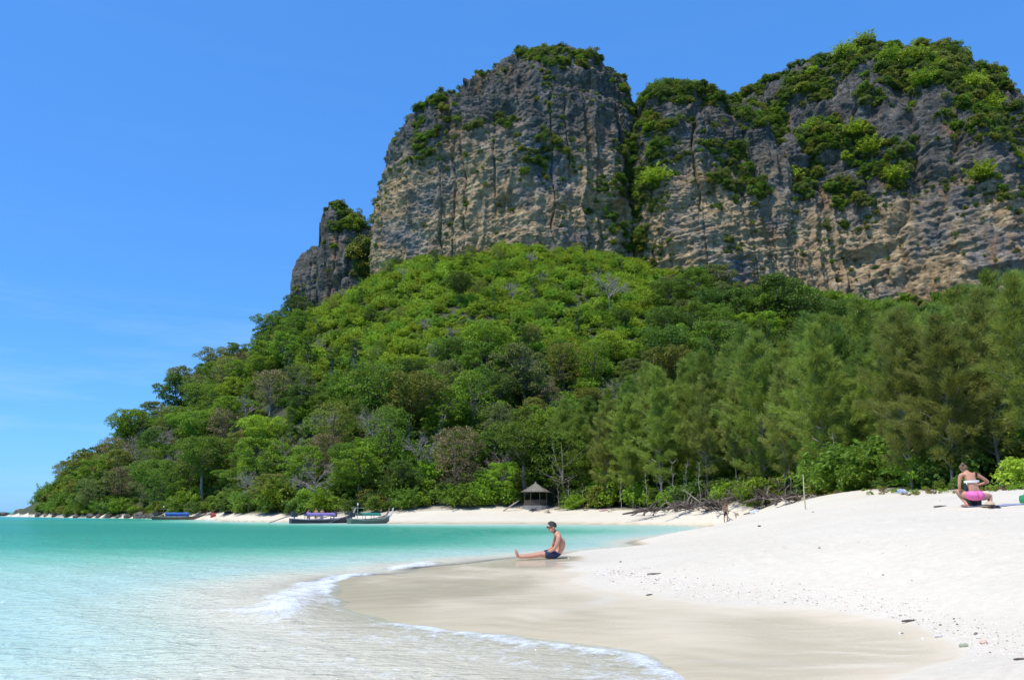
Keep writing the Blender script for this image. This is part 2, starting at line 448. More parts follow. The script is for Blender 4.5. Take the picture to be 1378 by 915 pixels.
foam = .95 * np.exp(-(cdst / .42) ** 2) + .9 * np.exp(-(cd2 / .35) ** 2) + .42 * np.exp(-(fd / .11) ** 2) * (rr < 40) + .50 * np.exp(-(fd / .55) ** 2) * (rr < 9.5) + .42 * np.exp(-(sd_ / .35) ** 2)
foam = foam + .75 * np.exp(-(dep / .05) ** 2) * (rr > 60) * (rr < 330)
foam = foam + .20 * (1 - smooth(.15, .6, dep)) * (rr < 20)
keep = WG < .09
fk = keep[:-1, :-1] | keep[1:, 1:] | keep[:-1, 1:] | keep[1:, :-1]
wr0, wc0 = WX.shape
f = grid_faces(wr0, wc0, fk, flip=True)
wv = np.stack([WX, WY, wz], -1).reshape(-1, 3)
used = np.unique(f); remap = np.full(wr0 * wc0, -1); remap[used] = np.arange(len(used))
me = mesh_np('sea', wv[used], remap[f], True)
fattr(me, 'depth', dep.reshape(-1)[used]); fattr(me, 'foam', foam.reshape(-1)[used])

m = Mat('sea_water'); c = m.coord()
d = m.attr('depth'); fo = m.attr('foam')
opt = m.math('SUBTRACT', 1.0, m.math('POWER', 2.718, m.math('ADD', m.math('MULTIPLY', d, -24.0), -.12)))
opt = m.math('MULTIPLY', opt, .97)
patch = m.noise(m.mapping(c, (.035, .05, 1)), 1.0, 4)
body = m.ramp(d, [(0.0, (.72, .63, .45)), (.045, (.68, .64, .485)), (.075, (.555, .64, .50)), (.11, (.45, .62, .52)), (.20, (.37, .58, .455)), (.29, (.22, .52, .365)), (.42, (.065, .355, .225)), (.58, (.042, .30, .19)), (.85, (.05, .34, .30))])
# ramp is 0..1, depth in units of 4 m
m.l.new(m.math('MULTIPLY', d, .25), body.node.inputs[0])
body = m.mix(m.ramp(patch, [(.35, 0), (.65, .35)]), body, m.mix(1.0, body, (.72, .9, .95), 'MULTIPLY'))
tr = m.node('ShaderNodeBsdfTransparent', {0: (.93, .985, .97, 1)}).outputs[0]
rip = m.math('ADD', m.noise(m.mapping(c, (1.0, 2.6, 1), (0, 0, -.25)), 1.6, 5, .62), m.math('MULTIPLY', m.noise(m.mapping(c, (1, 1.8, 1)), 7.0, 3), .35))
nb = m.bump(rip, 1.0, .18)
nbs = m.bump(rip, .9, .22)
df = m.node('ShaderNodeBsdfDiffuse', {0: body, 'Normal': nbs}).outputs[0]
bod = m.node('ShaderNodeMixShader', {0: opt, 1: tr, 2: df}).outputs[0]
gl = m.node('ShaderNodeBsdfGlossy', {0: (1, 1, 1, 1), 'Roughness': .08, 'Normal': nb}).outputs[0]
fr = m.node('ShaderNodeFresnel', {'IOR': 1.333, 'Normal': nb}).outputs[0]
fr = m.math('MINIMUM', m.math('MULTIPLY', fr, .62), .19)
wat = m.node('ShaderNodeMixShader', {0: fr, 1: bod, 2: gl}).outputs[0]
# foam: lacy, broken by two noise scales
lace = m.math('ADD', m.math('MULTIPLY', m.noise(c, 5.5, 6, .7, .6), .9), m.math('MULTIPLY', m.noise(m.mapping(c, (1, 1.6, 1)), 19, 4, .65), .5))
fm = m.ramp(m.math('ADD', m.math('SUBTRACT', lace, 1.02), m.math('MULTIPLY', fo, .50)), [(.0, 0), (.36, 1)])
fob = m.bump(m.noise(c, 26, 4, .7), .8, .05)
fdif = m.principled((.86, .90, .92), .8, fob)
M_SEA = m.surf(m.node('ShaderNodeMixShader', {0: m.math('MULTIPLY', fm, .9), 1: wat, 2: fdif}).outputs[0])
obj('sea', me, M_SEA, kind='structure')
# sea bed far out, under the open water

# ------------------------------------------------------------------ limestone cliffs
m = Mat('limestone'); c = m.coord()
big = m.noise(c, .05, 6, .6)
base = m.ramp(m.noise(m.mapping(c, (1, 1, .7)), .16, 8, .68), [(.28, (.07, .076, .085)), (.45, (.155, .164, .178)), (.6, (.275, .28, .285)), (.75, (.46, .44, .40))])
zz = m.node('ShaderNodeSeparateXYZ', {0: c}).outputs[2]
low = m.attr('low')
tanm = m.math('MULTIPLY', m.ramp(m.noise(m.mapping(c, (1, 1, .8)), .055, 5, .6), [(.34, 0), (.52, 1)]), low)
tanc = m.ramp(m.noise(m.mapping(c, (.6, .6, 2.2), (0, .12, 0)), .35, 6, .7), [(.3, (.25, .165, .08)), (.48, (.55, .37, .18)), (.68, (.80, .59, .345))])
up_ = m.math('SUBTRACT', 1.0, m.math('MULTIPLY', m.math('SUBTRACT', 1.0, low, True), .5))
base = m.mix(1.0, base, up_, 'MULTIPLY')
col = m.mix(m.math('MULTIPLY', tanm, .8), base, tanc)
orm = m.math('MULTIPLY', m.ramp(m.noise(m.mapping(c, (1, 1, .35), loc=(31, 7, 3)), .12, 5, .6), [(.56, 0), (.66, 1)]), .7)
col = m.mix(orm, col, (.42, .235, .115))
stk = m.ramp(m.noise(m.mapping(c, (1, 1, .07)), .55, 5, .6), [(.38, .7), (.50, 0)])
stk = m.math('MULTIPLY', stk, m.math('SUBTRACT', 1.0, m.math('MULTIPLY', low, .55)))
col = m.mix(stk, col, (.075, .08, .085))
wht = m.ramp(m.noise(m.mapping(c, (1, 1, .12), loc=(5, 9, 1)), .4, 4, .6), [(.62, 0), (.72, .5)])
col = m.mix(wht, col, (.55, .53, .48))
mot = m.ramp(m.noise(m.mapping(c, (1, 1, 1.4)), .75, 8, .75), [(.32, .42), (.48, .95), (.68, 1.35)])
col = m.mix(1.0, col, mot, 'MULTIPLY')
lich = m.ramp(m.noise(m.mapping(c, (1, 1, .8), loc=(3, 17, 40)), .42, 8, .78), [(.50, 0), (.57, .9)])
lich = m.math('MULTIPLY', lich, m.math('SUBTRACT', 1.0, m.math('MULTIPLY', low, .85)))
col = m.mix(lich, col, m.ramp(m.noise(c, .9, 3), [(.4, (.05, .052, .05)), (.62, (.075, .085, .045))]))
orn2 = m.ramp(m.noise(m.mapping(c, (1, 1, 1.6), loc=(50, 3, 9)), .16, 7, .7), [(.58, 0), (.66, .75)])
col = m.mix(m.math('MULTIPLY', orn2, low), col, (.45, .27, .14))
st = m.noise(m.mapping(c, (.3, .3, 2.0), (0, -.22, 0)), 1.3, 6, .7)
fi_ = m.noise(c, 1.4, 7, .7)
nb = m.bump(st, .9, .8); nb = m.bump(fi_, .9, .9, nb)
M_ROCK = m.surf(m.principled(col, .9, nb, **{'Specular IOR Level': .2}))

CLIFF_SURF = []        # (verts grid, name) for planting
def cliff(name, sil, Yc, depth, nexp, cols, rows, plan=.8, bumpf=None, seed=0, dip=-.22, amp=1.0, ledge=1.0, lowspan=(25, 75)):
    S = np.array([P(a, b, Yc) for a, b in sil]); sx, sz = S[:, 0], S[:, 2]
    sx = np.maximum.accumulate(sx + np.arange(len(sx)) * 1e-4)
    xl, xr = sx[0], sx[-1]; cx, a = (xl + xr) / 2, (xr - xl) / 2
    ph = np.linspace(-math.pi / 2, math.pi / 2, cols)
    x = cx + a * np.sin(ph)
    # a roughly even column spacing
    H = np.interp(x, sx, sz)
    yf = Yc - depth * np.maximum(np.cos(ph), 0) ** plan
    if bumpf is not None: yf = yf - bumpf(x) * np.maximum(np.cos(ph), 0) ** .5
    zb = np.minimum(ground_z(x, yf), ground_z(x, np.full_like(x, Yc))) - 7
    # arc-length param of a mean column
    th = np.linspace(0, math.pi / 2, 2000)
    uu, ww = 1 - np.maximum(np.cos(th), 0) ** (2 / nexp), np.maximum(np.sin(th), 0) ** (2 / nexp)
    D, HH = max(depth * .8, 3), np.mean(H - zb)
    al = np.r_[0, np.cumsum(np.hypot(np.diff(uu) * D, np.diff(ww) * HH))]
    s = np.linspace(0, al[-1], rows); u = np.interp(s, al, uu)[:, None]; w_ = np.interp(s, al, ww)[:, None]
    # the brow of the wall, not the hidden crest, makes the outline: take the height from the bearing and pitch of the brow
    Y = yf[None] + (Yc - yf)[None] * u
    for _ in range(4):
        Z = zb[None] + (H - zb)[None] * w_
        el = (Z - CAMZ) / Y; k_ = np.argmax(el, 0); yb_ = Y[k_, np.arange(cols)]
        want = (np.interp(x * Yc / yb_, sx, sz) - CAMZ) / Yc
        H = np.maximum(zb + 2, zb + (H - zb) * np.clip((want * yb_ + CAMZ - zb) / np.maximum(Z[k_, np.arange(cols)] - zb, 1), .3, 1.5))
    X = np.repeat(x[None], rows, 0); Z = zb[None] + (H - zb)[None] * w_
    # the far side, coarser
    nb_ = 14; tb = np.linspace(0, 1, nb_ + 1)[1:, None]
    Xb = np.repeat(x[None], nb_, 0); Yb = Yc + (Yc - yf)[None] * tb * 1.0; Zb = zb[None] + (H - zb)[None] * np.sqrt(np.maximum(1 - tb ** 2, 0))
    X, Y, Z = np.r_[X, Xb], np.r_[Y, Yb], np.r_[Z, Zb]
    V = np.stack([X, Y, Z], -1)
    du = np.gradient(V, axis=1); dv = np.gradient(V, axis=0)
    N = np.cross(du, dv); N /= np.linalg.norm(N, axis=-1, keepdims=True) + 1e-9
    q = seed * 13.7
    wx, wy, wz_ = X + 2 * fbm(X / 9, Y / 9, Z / 9 + q, 2), Y + 2 * fbm(X / 9 + 5, Y / 9, Z / 9 + q, 2), Z + 1.5 * fbm(X / 8, Y / 8 + 9, Z / 8 + q, 2)
    disp = 2.8 * fbm(wx / 24, wy / 24, wz_ / 60 + q, 2) - .6
    rid = 1 - np.abs(fbm(wx / 9, wy / 9, wz_ / 45 + q + 3, 2)) * 2.0
    disp += 1.2 * (rid - .5)
    zs = Z + .5 * fbm(X / 12, Y / 12, Z / 12 + q, 2) + dip * X
    bed = np.tanh(6 * vnoise(X / 22, Y / 22, zs / 2.6 + q)) * .42 + np.tanh(6 * vnoise(X / 12, Y / 12, zs / 1.05 + q + 40)) * .30 + np.tanh(6 * vnoise(X / 7, Y / 7, zs / .55 + q + 80)) * .18
    bmask = .25 + .75 * smooth(-.25, .35, vnoise(X / 16, Y / 16, Z / 16 + q + 2))
    disp += .75 * ledge * bed * bmask
    ux, uy = X + .5 * (wx - X), Y + .5 * (wy - Y)
    col_ = np.abs(vnoise(ux / 3.4, uy / 3.4, Z / 70 + q + 9)); disp += 1.5 * (.5 - np.minimum(col_ * 2.2, 1)) * (1.1 - .8 * bmask)
    blk = fbm(X / 2.2, Y / 2.2, Z / 2.0 + q, 4, .68); disp += .55 * np.sign(blk) * np.abs(blk) ** .7
    ux, uy = X + .5 * (wx - X), Y + .5 * (wy - Y)
    ch_ = np.abs(vnoise(ux / 11 + .0035 * Z, uy / 11, Z / 260 + q + 71)); disp -= 2.3 * np.exp(-(ch_ / .055) ** 2) * smooth(-.3, .3, vnoise(wx / 25, wy / 25, wz_ / 30 + q + 5))
    crk = np.abs(vnoise(ux / 4.5 + .006 * Z, uy / 4.5, Z / 160 + q + 33)); disp -= 1.5 * np.exp(-(crk / .06) ** 2) * smooth(-.35, .2, vnoise(X / 10, Y / 10, Z / 13 + q + 14))
    # scooped overhangs
    nt = np.maximum(0, vnoise(wx / 15, wy / 15, wz_ / 11 + q + 60) - .25); disp -= 6.5 * nt
    ef = np.ones_like(Z)
    V2 = V + N * (disp * amp * ef)[..., None]
    nrw, ncl = X.shape
    me = mesh_np(name, V2.reshape(-1, 3), grid_faces(nrw, ncl), False)
    rel = Z
    fattr(me, 'low', np.clip(1.15 - smooth(lowspan[0], lowspan[1], Z + 6 * fbm(X / 15, Y / 15, Z / 15, 2)), 0, 1))
    o = obj(name, me, M_ROCK, kind='structure')
    CLIFF_SURF.append(V2[:rows + 2])
    return o

SIL_A = [(503, 380), (504, 330), (506, 296), (511, 262), (520, 228), (529, 198), (556, 158), (578, 142), (600, 126), (624, 104), (658, 84), (695, 70), (712, 74), (760, 64), (800, 73), (828, 84), (842, 106), (850, 132), (857, 170), (862, 230), (866, 300)]
cliff('cliff', SIL_A, 262, 30, 3.4, 470, 430, .7, seed=1, lowspan=(96, 128))
SIL_B = [(838, 330), (842, 160), (850, 138), (870, 122), (905, 110), (940, 110), (965, 120), (985, 134), (1000, 138), (1020, 150), (1040, 190), (1060, 260), (1075, 340)]
cliff('cliff', SIL_B, 258, 26, 2.5, 300, 400, .75, seed=2, lowspan=(88, 118))
SIL_C = [(965, 330), (975, 200), (985, 150), (1000, 134), (1020, 130), (1040, 114), (1068, 94), (1085, 90), (1120, 82), (1150, 76), (1180, 68), (1215, 61), (1260, 63), (1300, 69), (1320, 84), (1342, 108), (1378, 122), (1430, 132), (1520, 165), (1620, 210), (1700, 330)]
def butt(x):
    b = lambda px, w, h: h * np.exp(-((x - P(px, 200, 250)[0]) / w) ** 2)
    return b(1255, 11, 10) - b(1120, 13, 9) + b(1420, 14, 9) - b(1345, 6, 6)
cliff('cliff', SIL_C, 274, 52, 1.75, 560, 430, .55, butt, seed=3, lowspan=(80, 108))
SIL_D = [(424, 420), (426, 380), (428, 300), (433, 284), (447, 271), (462, 276), (478, 290), (495, 292), (515, 300), (535, 330), (545, 400)]
cliff('cliff', SIL_D, 266, 9, 2.6, 150, 260, .7, seed=4, amp=.55, lowspan=(40, 60))
SIL_E = [(392, 430), (394, 400), (398, 362), (408, 345), (422, 334), (432, 340), (445, 370), (452, 420)]
cliff('cliff', SIL_E, 272, 7, 2.4, 90, 160, .7, seed=5, amp=.45, lowspan=(40, 60))

# ------------------------------------------------------------------ plants: materials
def leaf_mat(name, dark, light, tip=None, trans=.35, var=.30):
    m = Mat(name)
    t = m.attr('tint'); oi = m.node('ShaderNodeObjectInfo')
    rnd = oi.outputs['Random']
    f = m.math('ADD', m.math('MULTIPLY', t, .65), m.math('MULTIPLY', rnd, .35))
    stops = [(.12, dark), (.62, light)] + ([(.95, tip)] if tip else [])
    col = m.ramp(f, stops)
    hs = m.node('ShaderNodeHueSaturation', {'Hue': m.math('ADD', .485, m.math('MULTIPLY', rnd, .03)), 'Saturation': 1.0, 'Value': m.math('ADD', 1 - var / 2, m.math('MULTIPLY', m.math('FRACT', m.math('MULTIPLY', rnd, 7.31)), var)), 'Color': col})
    col = hs.outputs[0]
    p = m.principled(col, .55, **{'Specular IOR Level': .25})
    tl = m.node('ShaderNodeBsdfTranslucent', {0: m.mix(.5, col, (.25, .34, .03), 'MIX')}).outputs[0]
    return m.surf(m.node('ShaderNodeMixShader', {0: trans, 1: p, 2: tl}).outputs[0])

M_LEAF = {
    'dark':   leaf_mat('leaf_dark_green', (.030, .066, .012), (.095, .175, .024), (.16, .25, .038), .28),
    'mid':    leaf_mat('leaf_mid_green', (.060, .115, .012), (.155, .265, .024), (.24, .36, .04)),
    'fresh':  leaf_mat('leaf_fresh_green', (.10, .18, .012), (.235, .385, .024), (.34, .50, .05)),
    'yellow': leaf_mat('leaf_yellow_green', (.18, .25, .012), (.37, .49, .028), (.50, .60, .06)),
    'olive':  leaf_mat('leaf_olive', (.11, .12, .018), (.25, .255, .042), (.36, .33, .08)),
    'grey':   leaf_mat('leaf_grey_green', (.09, .115, .035), (.19, .225, .07), (.28, .29, .11)),
    'brown':  leaf_mat('leaf_brown', (.13, .10, .045), (.27, .20, .10), (.36, .27, .14), .2),
}
M_NEEDLE = {
    'green': leaf_mat('needle_green', (.125, .17, .028), (.31, .385, .062), (.42, .47, .085), .42, .25),
    'deep':  leaf_mat('needle_deep_green', (.08, .14, .026), (.215, .31, .056), (.30, .37, .08), .42, .25),
    'olive': leaf_mat('needle_olive', (.13, .155, .032), (.30, .325, .075), (.40, .38, .10), .42, .25),
}
M_BARK = simple('bark_brown', (.11, .085, .06), .9, .35, 2.5, .6)
M_BARK_G = simple('bark_grey', (.23, .20, .165), .9, .3, 2.5, .6)
M_DEAD = simple('dead_wood_grey', (.24, .205, .18), .9, .3, 3, .5)
M_DRIFT = simple('driftwood', (.10, .075, .062), .9, .5, 2, .7)

def unit(v): return v / (np.linalg.norm(v, axis=-1, keepdims=True) + 1e-9)

def leaf_cloud(rg, centers, radii, per, size, flat=.75, aspect=.55, up=.6, tint_c=None):
    """rhombic folded leaves spread in clumps: returns verts, quad faces, tint per vertex"""
    n = int(np.sum(per)); idx = np.repeat(np.arange(len(centers)), per)
    d = unit(rg.normal(size=(n, 3))); r = rg.uniform(.25, 1, n) ** .45
    d[:, 2] = np.where(d[:, 2] < -.35, -d[:, 2], d[:, 2])
    pos = centers[idx] + d * (r * radii[idx])[:, None] * np.array([1, 1, flat])
    nrm = unit(d * .7 + rg.normal(size=(n, 3)) * .55 + np.array([0, 0, up]))
    t = unit(np.cross(nrm, rg.normal(size=(n, 3)))); b = np.cross(nrm, t)
    L = size * rg.uniform(.6, 1.35, n)[:, None]
    v = np.stack([pos - t * L * .5, pos + b * L * aspect * .5 + nrm * L * .08, pos + t * L * .5 - nrm * L * .1, pos - b * L * aspect * .5 + nrm * L * .08], 1)
    tc = rg.uniform(0, 1, len(centers)) if tint_c is None else tint_c
    tint = np.clip(.55 * rg.uniform(0, 1, n) + .45 * tc[idx], 0, 1)
    f = np.arange(n * 4).reshape(n, 4)
    return v.reshape(-1, 3), f, np.repeat(tint, 4)

def foliage_mesh(name, v, f, tint):
    me = mesh_np(name, v, f); fattr(me, 'tint', tint); return me

def limb_tube(mb, a, b, r0, r1, rg, bend=.12, n=5, seg=4):
    a, b = np.array(a, float), np.array(b, float); L = np.linalg.norm(b - a)
    off = rg.normal(size=3) * L * bend
    pts, rr_ = [], []
    for i in range(seg + 1):
        t = i / seg
        pts.append(a + (b - a) * t + off * math.sin(math.pi * t)); rr_.append(r0 + (r1 - r0) * t)
    mb.tube(pts, rr_, n)
    return pts

def broadleaf(seed, h, w, shape='round', nclump=46, per=95, leaf=.42, base=.3):
    """returns (trunk mesh, crown mesh) of a tree h tall and w wide"""
    rg = np.random.default_rng(seed); mb = MB()
    lean = rg.normal(size=2) * .06 * h
    fork = np.array([lean[0] * .5, lean[1] * .5, h * (base + .08)])
    mb.tube([(0, 0, -1.2), (0, 0, 0), tuple(fork * .55 + rg.normal(size=3) * .02 * h), tuple(fork)], [h * .03, h * .026, h * .021, h * .018], 7)
    C, Rr = [], []
    zc0, zc1 = h * base, h
    k = 0
    while len(C) < nclump and k < 4000:
        k += 1
        u = rg.uniform(0, 1); z = zc0 + (zc1 - zc0) * u
        if shape == 'round': prof = math.sqrt(max(0, 1 - (2 * u - .92) ** 2 / 1.17))
        elif shape == 'umbrella': prof = min(1, (u * 1.25) ** .8) * math.sqrt(max(0.02, 1 - max(0, u - .55) ** 2 / .22))
        elif shape == 'column': prof = .75 + .25 * math.sin(u * 7 + seed) if u < .85 else .6
        elif shape == 'wisp': prof = .35 + .65 * math.sqrt(max(0, 1 - (2 * u - 1.0) ** 2)) * rg.uniform(.5, 1.1)
        else: prof = (1 - u) ** .6 + .12
        a = rg.uniform(0, 2 * math.pi); rad = prof * w / 2 * math.sqrt(rg.uniform(.12, 1)) * (1 + .22 * math.sin(3 * a + seed))
        p = np.array([lean[0] * u + rad * math.cos(a), lean[1] * u + rad * math.sin(a), z])
        r = w * rg.uniform(.06, .145)
        if z + r * .5 > h: z = h - r * .5; p[2] = z
        if any(np.linalg.norm(p - q) < .5 * (r + s_) * .72 for q, s_ in zip(C, Rr)): continue
        C.append(p); Rr.append(r)
    C, Rr = np.array(C), np.array(Rr)
    tipz = fork
    top = np.array([lean[0], lean[1], h * .82])
    main = limb_tube(mb, fork, top, h * .018, h * .006, rg, .05)
    order = rg.permutation(len(C))[:min(len(C), 20)]
    for i in order:
        st = fork + (top - fork) * rg.uniform(0, .7)
        if C[i][2] < st[2]: st = fork
        limb_tube(mb, st, C[i], h * .009, h * .003, rg, .1, 4, 3)
    pers = np.maximum(12, (per * (Rr / Rr.mean()) ** 2)).astype(int)
    v, f, t = leaf_cloud(rg, C, Rr, pers, leaf, .72)
    cm = foliage_mesh('crown', v, f, t)
    tm = bpy.data.meshes.new('trunk'); tm.from_pydata(mb.v, [], mb.f); tm.update()
    return tm, cm

def bush(seed, h, w, nclump=16, per=70, leaf=.26):
    rg = np.random.default_rng(seed)
    C, Rr = [], []
    for i in range(nclump):
        a = rg.uniform(0, 2 * math.pi); r = math.sqrt(rg.uniform(0, 1)) * w * .36
        z = h * rg.uniform(.18, .78) * (1 - .45 * (r / (w * .5)) ** 2)
        C.append((r * math.cos(a), r * math.sin(a), z)); Rr.append(w * rg.uniform(.14, .24))
    v, f, t = leaf_cloud(rg, np.array(C), np.array(Rr), np.full(nclump, per), leaf, .85)
    return foliage_mesh('foliage', v, f, t)

def spray_bush(seed, h, w, stems=60, per=26, leaf=.5):
    """bamboo-like arching sprays"""
    rg = np.random.default_rng(seed); pos, dr = [], []
    for i in range(stems):
        a = rg.uniform(0, 2 * math.pi); out = rg.uniform(.15, 1) * w / 2; hh = h * rg.uniform(.5, 1) * (1.15 - .5 * out / (w / 2))
        t = rg.uniform(.25, 1, per)
        ox, oy = rg.normal(size=2) * w * .12
        x = ox + math.cos(a) * out * t ** 1.5; y = oy + math.sin(a) * out * t ** 1.5; z = hh * np.sin(t * 1.85) / 1.0
        pos.append(np.stack([x, y, z], 1) + rg.normal(size=(per, 3)) * .12)
        dr.append(np.stack([np.full(per, math.cos(a)), np.full(per, math.sin(a)), .6 - 1.2 * t], 1))
    pos, dr = np.concatenate(pos), np.concatenate(dr); n = len(pos)
    t = unit(dr + rg.normal(size=(n, 3)) * .55); nr_ = unit(np.cross(t, rg.normal(size=(n, 3)))); b = np.cross(nr_, t)
    L = leaf * rg.uniform(.6, 1.3, n)[:, None]
    v = np.stack([pos, pos + t * L * .5 + b * L * .16, pos + t * L, pos + t * L * .5 - b * L * .16], 1).reshape(-1, 3)
    tint = np.repeat(np.clip(rg.uniform(0, 1, n) * .6 + np.repeat(rg.uniform(0, 1, stems), per) * .4, 0, 1), 4)
    return foliage_mesh('foliage', v, np.arange(n * 4).reshape(n, 4), tint)

def casuarina(seed, h, w, nbr=74, bare=.16, ndl=24):
    rg = np.random.default_rng(seed); mb = MB()
    bx, by = rg.normal(size=2) * .025 * h
    tr = lambda u: np.array([bx * math.sin(u * 3), by * math.sin(u * 2.4), h * u])
    us = np.linspace(0, 1, 9)
    mb.tube([(0, 0, -1)] + [tuple(tr(u)) for u in us], [h * .009] + [h * .0085 * (1 - .93 * u) for u in us], 6)
    tips, dirs, tint = [], [], []
    for i in range(nbr):
        u = bare + (1 - bare) * ((i + rg.uniform(0, 1)) / nbr) ** .95
        u = min(u, .985); a = i * 2.399 + rg.normal() * .4
        uu_ = (u - bare) / (1 - bare); L = w / 2 * (1 - uu_ ** 1.35 * .90) * (1 - .35 * max(0, .25 - uu_) / .25) * rg.uniform(.35, 1.35)
        if u < bare + .12: L *= rg.uniform(.5, 1)
        el = rg.uniform(.25, .65) + .5 * u
        d = np.array([math.cos(a) * math.cos(el), math.sin(a) * math.cos(el), math.sin(el)])
        p0 = tr(u); tc = rg.uniform(0, 1)
        p1 = p0 + d * L; p1[2] += L * rg.uniform(-.1, .12)
        mb.tube([tuple(p0), tuple((p0 + p1) / 2 + np.array([0, 0, .05 * L])), tuple(p1)], [h * .0042 * (1.1 - u), h * .003 * (1.1 - u), .006], 3, False)
        nt = max(5, int(L * 6.0))
        q = rg.uniform(.12, 1, nt) ** .75
        side = rg.normal(size=(nt, 3)) * .20 * ((1.25 - q * .75) * min(1.3, .4 + L * .4))[:, None]
        c = p0 + (p1 - p0) * q[:, None] + side * np.array([1, 1, .6]); c[:, 2] += .05 * L * np.sin(math.pi * q)
        tips.append(np.repeat(c, ndl, 0) + rg.normal(size=(nt * ndl, 3)) * .12)
        dd = np.repeat(d * .75 + side * .8, ndl, 0) + rg.normal(size=(nt * ndl, 3)) * .42; dd[:, 2] += .14
        dirs.append(dd); tint.append(np.full(nt * ndl, tc))
    tips, dirs, tint = np.concatenate(tips), np.concatenate(dirs), np.concatenate(tint)
    dirs = unit(dirs); n = len(tips)
    L = rg.uniform(.28, .62, n)[:, None] * (h / 14) ** .5
    b = unit(np.cross(dirs, rg.normal(size=(n, 3)))) * (.024 if h > 5 else .02) * (h / 14) ** .5
    droop = np.array([0, 0, -.10])
    e = tips + dirs * L + droop * rg.uniform(0, 1.4, n)[:, None]
    v = np.stack([tips - b, tips + b, e], 1).reshape(-1, 3)
    tt = np.repeat(np.clip(tint * .5 + rg.uniform(0, .5, n), 0, 1), 3)
    cm = foliage_mesh('crown', v, np.arange(n * 3).reshape(n, 3), tt)
    tm = bpy.data.meshes.new('trunk'); tm.from_pydata(mb.v, [], mb.f); tm.update()
    return tm, cm

def bare_tree(seed, h, w):
    rg = np.random.default_rng(seed); mt, mb = MB(), MB()
    f = np.array([rg.normal() * .05 * h, rg.normal() * .05 * h, h * .38])
    limb_tube(mt, (0, 0, -1), f, h * .022, h * .016, rg, .03, 6)
    def grow(p, d, L, r, lev):
        e = p + d * L; limb_tube(mb, p, e, r, r * .6, rg, .10, 3 if lev > 1 else 4, 2 if lev > 1 else 3)
        if lev >= 4: return
        for _ in range(3 if lev < 2 else (3 if lev == 2 else 2)):
            nd = d + rg.normal(size=3) * .62; nd[2] += .12; nd = nd / np.linalg.norm(nd)
            grow(p + d * L * rg.uniform(.5, 1), nd, L * rg.uniform(.55, .78), r * .58, lev + 1)
    for i in range(5):
        a = i * 2 * math.pi / 5 + rg.normal() * .3; el = rg.uniform(.5, 1.2)
        grow(f * rg.uniform(.8, 1), np.array([math.cos(a) * math.cos(el), math.sin(a) * math.cos(el), math.sin(el)]), h * .25, h * .011, 0)
    out = []
    for q, nme in ((mt, 'trunk'), (mb, 'branches')):
        me = bpy.data.meshes.new(nme); me.from_pydata(q.v, [], q.f); me.update(); out.append(me)
    return out

# mesh libraries (unit-ish sizes; copies are scaled)
LIB_ROUND = [broadleaf(s, 9, 8.5, 'round', 90, 95, .31) for s in (11, 12, 13)]
LIB_UMB = [broadleaf(s, 10, 10, 'umbrella', 76, 95, .31, .42) for s in (21, 22)]
LIB_COL = [broadleaf(s, 10, 4.6, 'column', 70, 70, .26, .08) for s in (31, 32)]
LIB_CAS = [casuarina(s, 14, w_, n_, b_) for s, w_, n_, b_ in ((41, 9.0, 92, .12), (42, 7.4, 80, .18), (43, 10.5, 100, .10), (44, 6.2, 64, .26), (45, 8.4, 76, .16))]
LIB_WISP = [broadleaf(s, 9, 7.5, 'wisp', 120, 34, .26, .2) for s in (25, 26)]
LIB_BARE = [bare_tree(s, 8, 6) for s in (51, 52, 53)]
LIB_BUSH = [bush(s, 2.4, 3.0, 18, 95, .22) for s in (61, 62, 63)]
LIB_SPRAY = [spray_bush(s, 3.4, 4.6, 90, 30, .40) for s in (71, 72)]
LIB_FINE = [bush(s, 1.5, 2.2, 16, 90, .15) for s in (81, 82)]

_mcache = {}
def with_mat(me, mat):
    k = (me.name, mat.name)
    if k not in _mcache:
        c = me.copy(); c.materials.clear(); c.materials.append(mat); _mcache[k] = c
    return _mcache[k]

def plant_tree(name, lib, i, crown_mat, bark, x, y, s, label, group, sz=1.0, cat='tree', z=None, crown_name='crown'):
    tm, cm = lib[i % len(lib)]
    e = bpy.data.objects.new(name, None); COL.objects.link(e); e.empty_display_size = .2
    e.location = (x, y, gz(x, y) if z is None else z); e.rotation_euler = (0, 0, random.uniform(0, 6.28)); e.scale = (s, s, s * sz)
    e['label'] = label; e['category'] = cat; e['group'] = group
    for nm, me, mt in (('trunk', tm, bark), (crown_name, cm, crown_mat)):
        o = bpy.data.objects.new(nm, with_mat(me, mt)); COL.objects.link(o); o.parent = e
    return e

def plant_bush(name, me, mat, p, s, label, group, cat='bush', sz=1.0, rot=None):
    o = bpy.data.objects.new(name, with_mat(me, mat)); COL.objects.link(o)
    o.location = p; o.rotation_euler = rot or (random.uniform(-.15, .15), random.uniform(-.15, .15), random.uniform(0, 6.28)); o.scale = (s, s, s * sz)
    o['label'] = label; o['category'] = cat; o['group'] = group
    return o

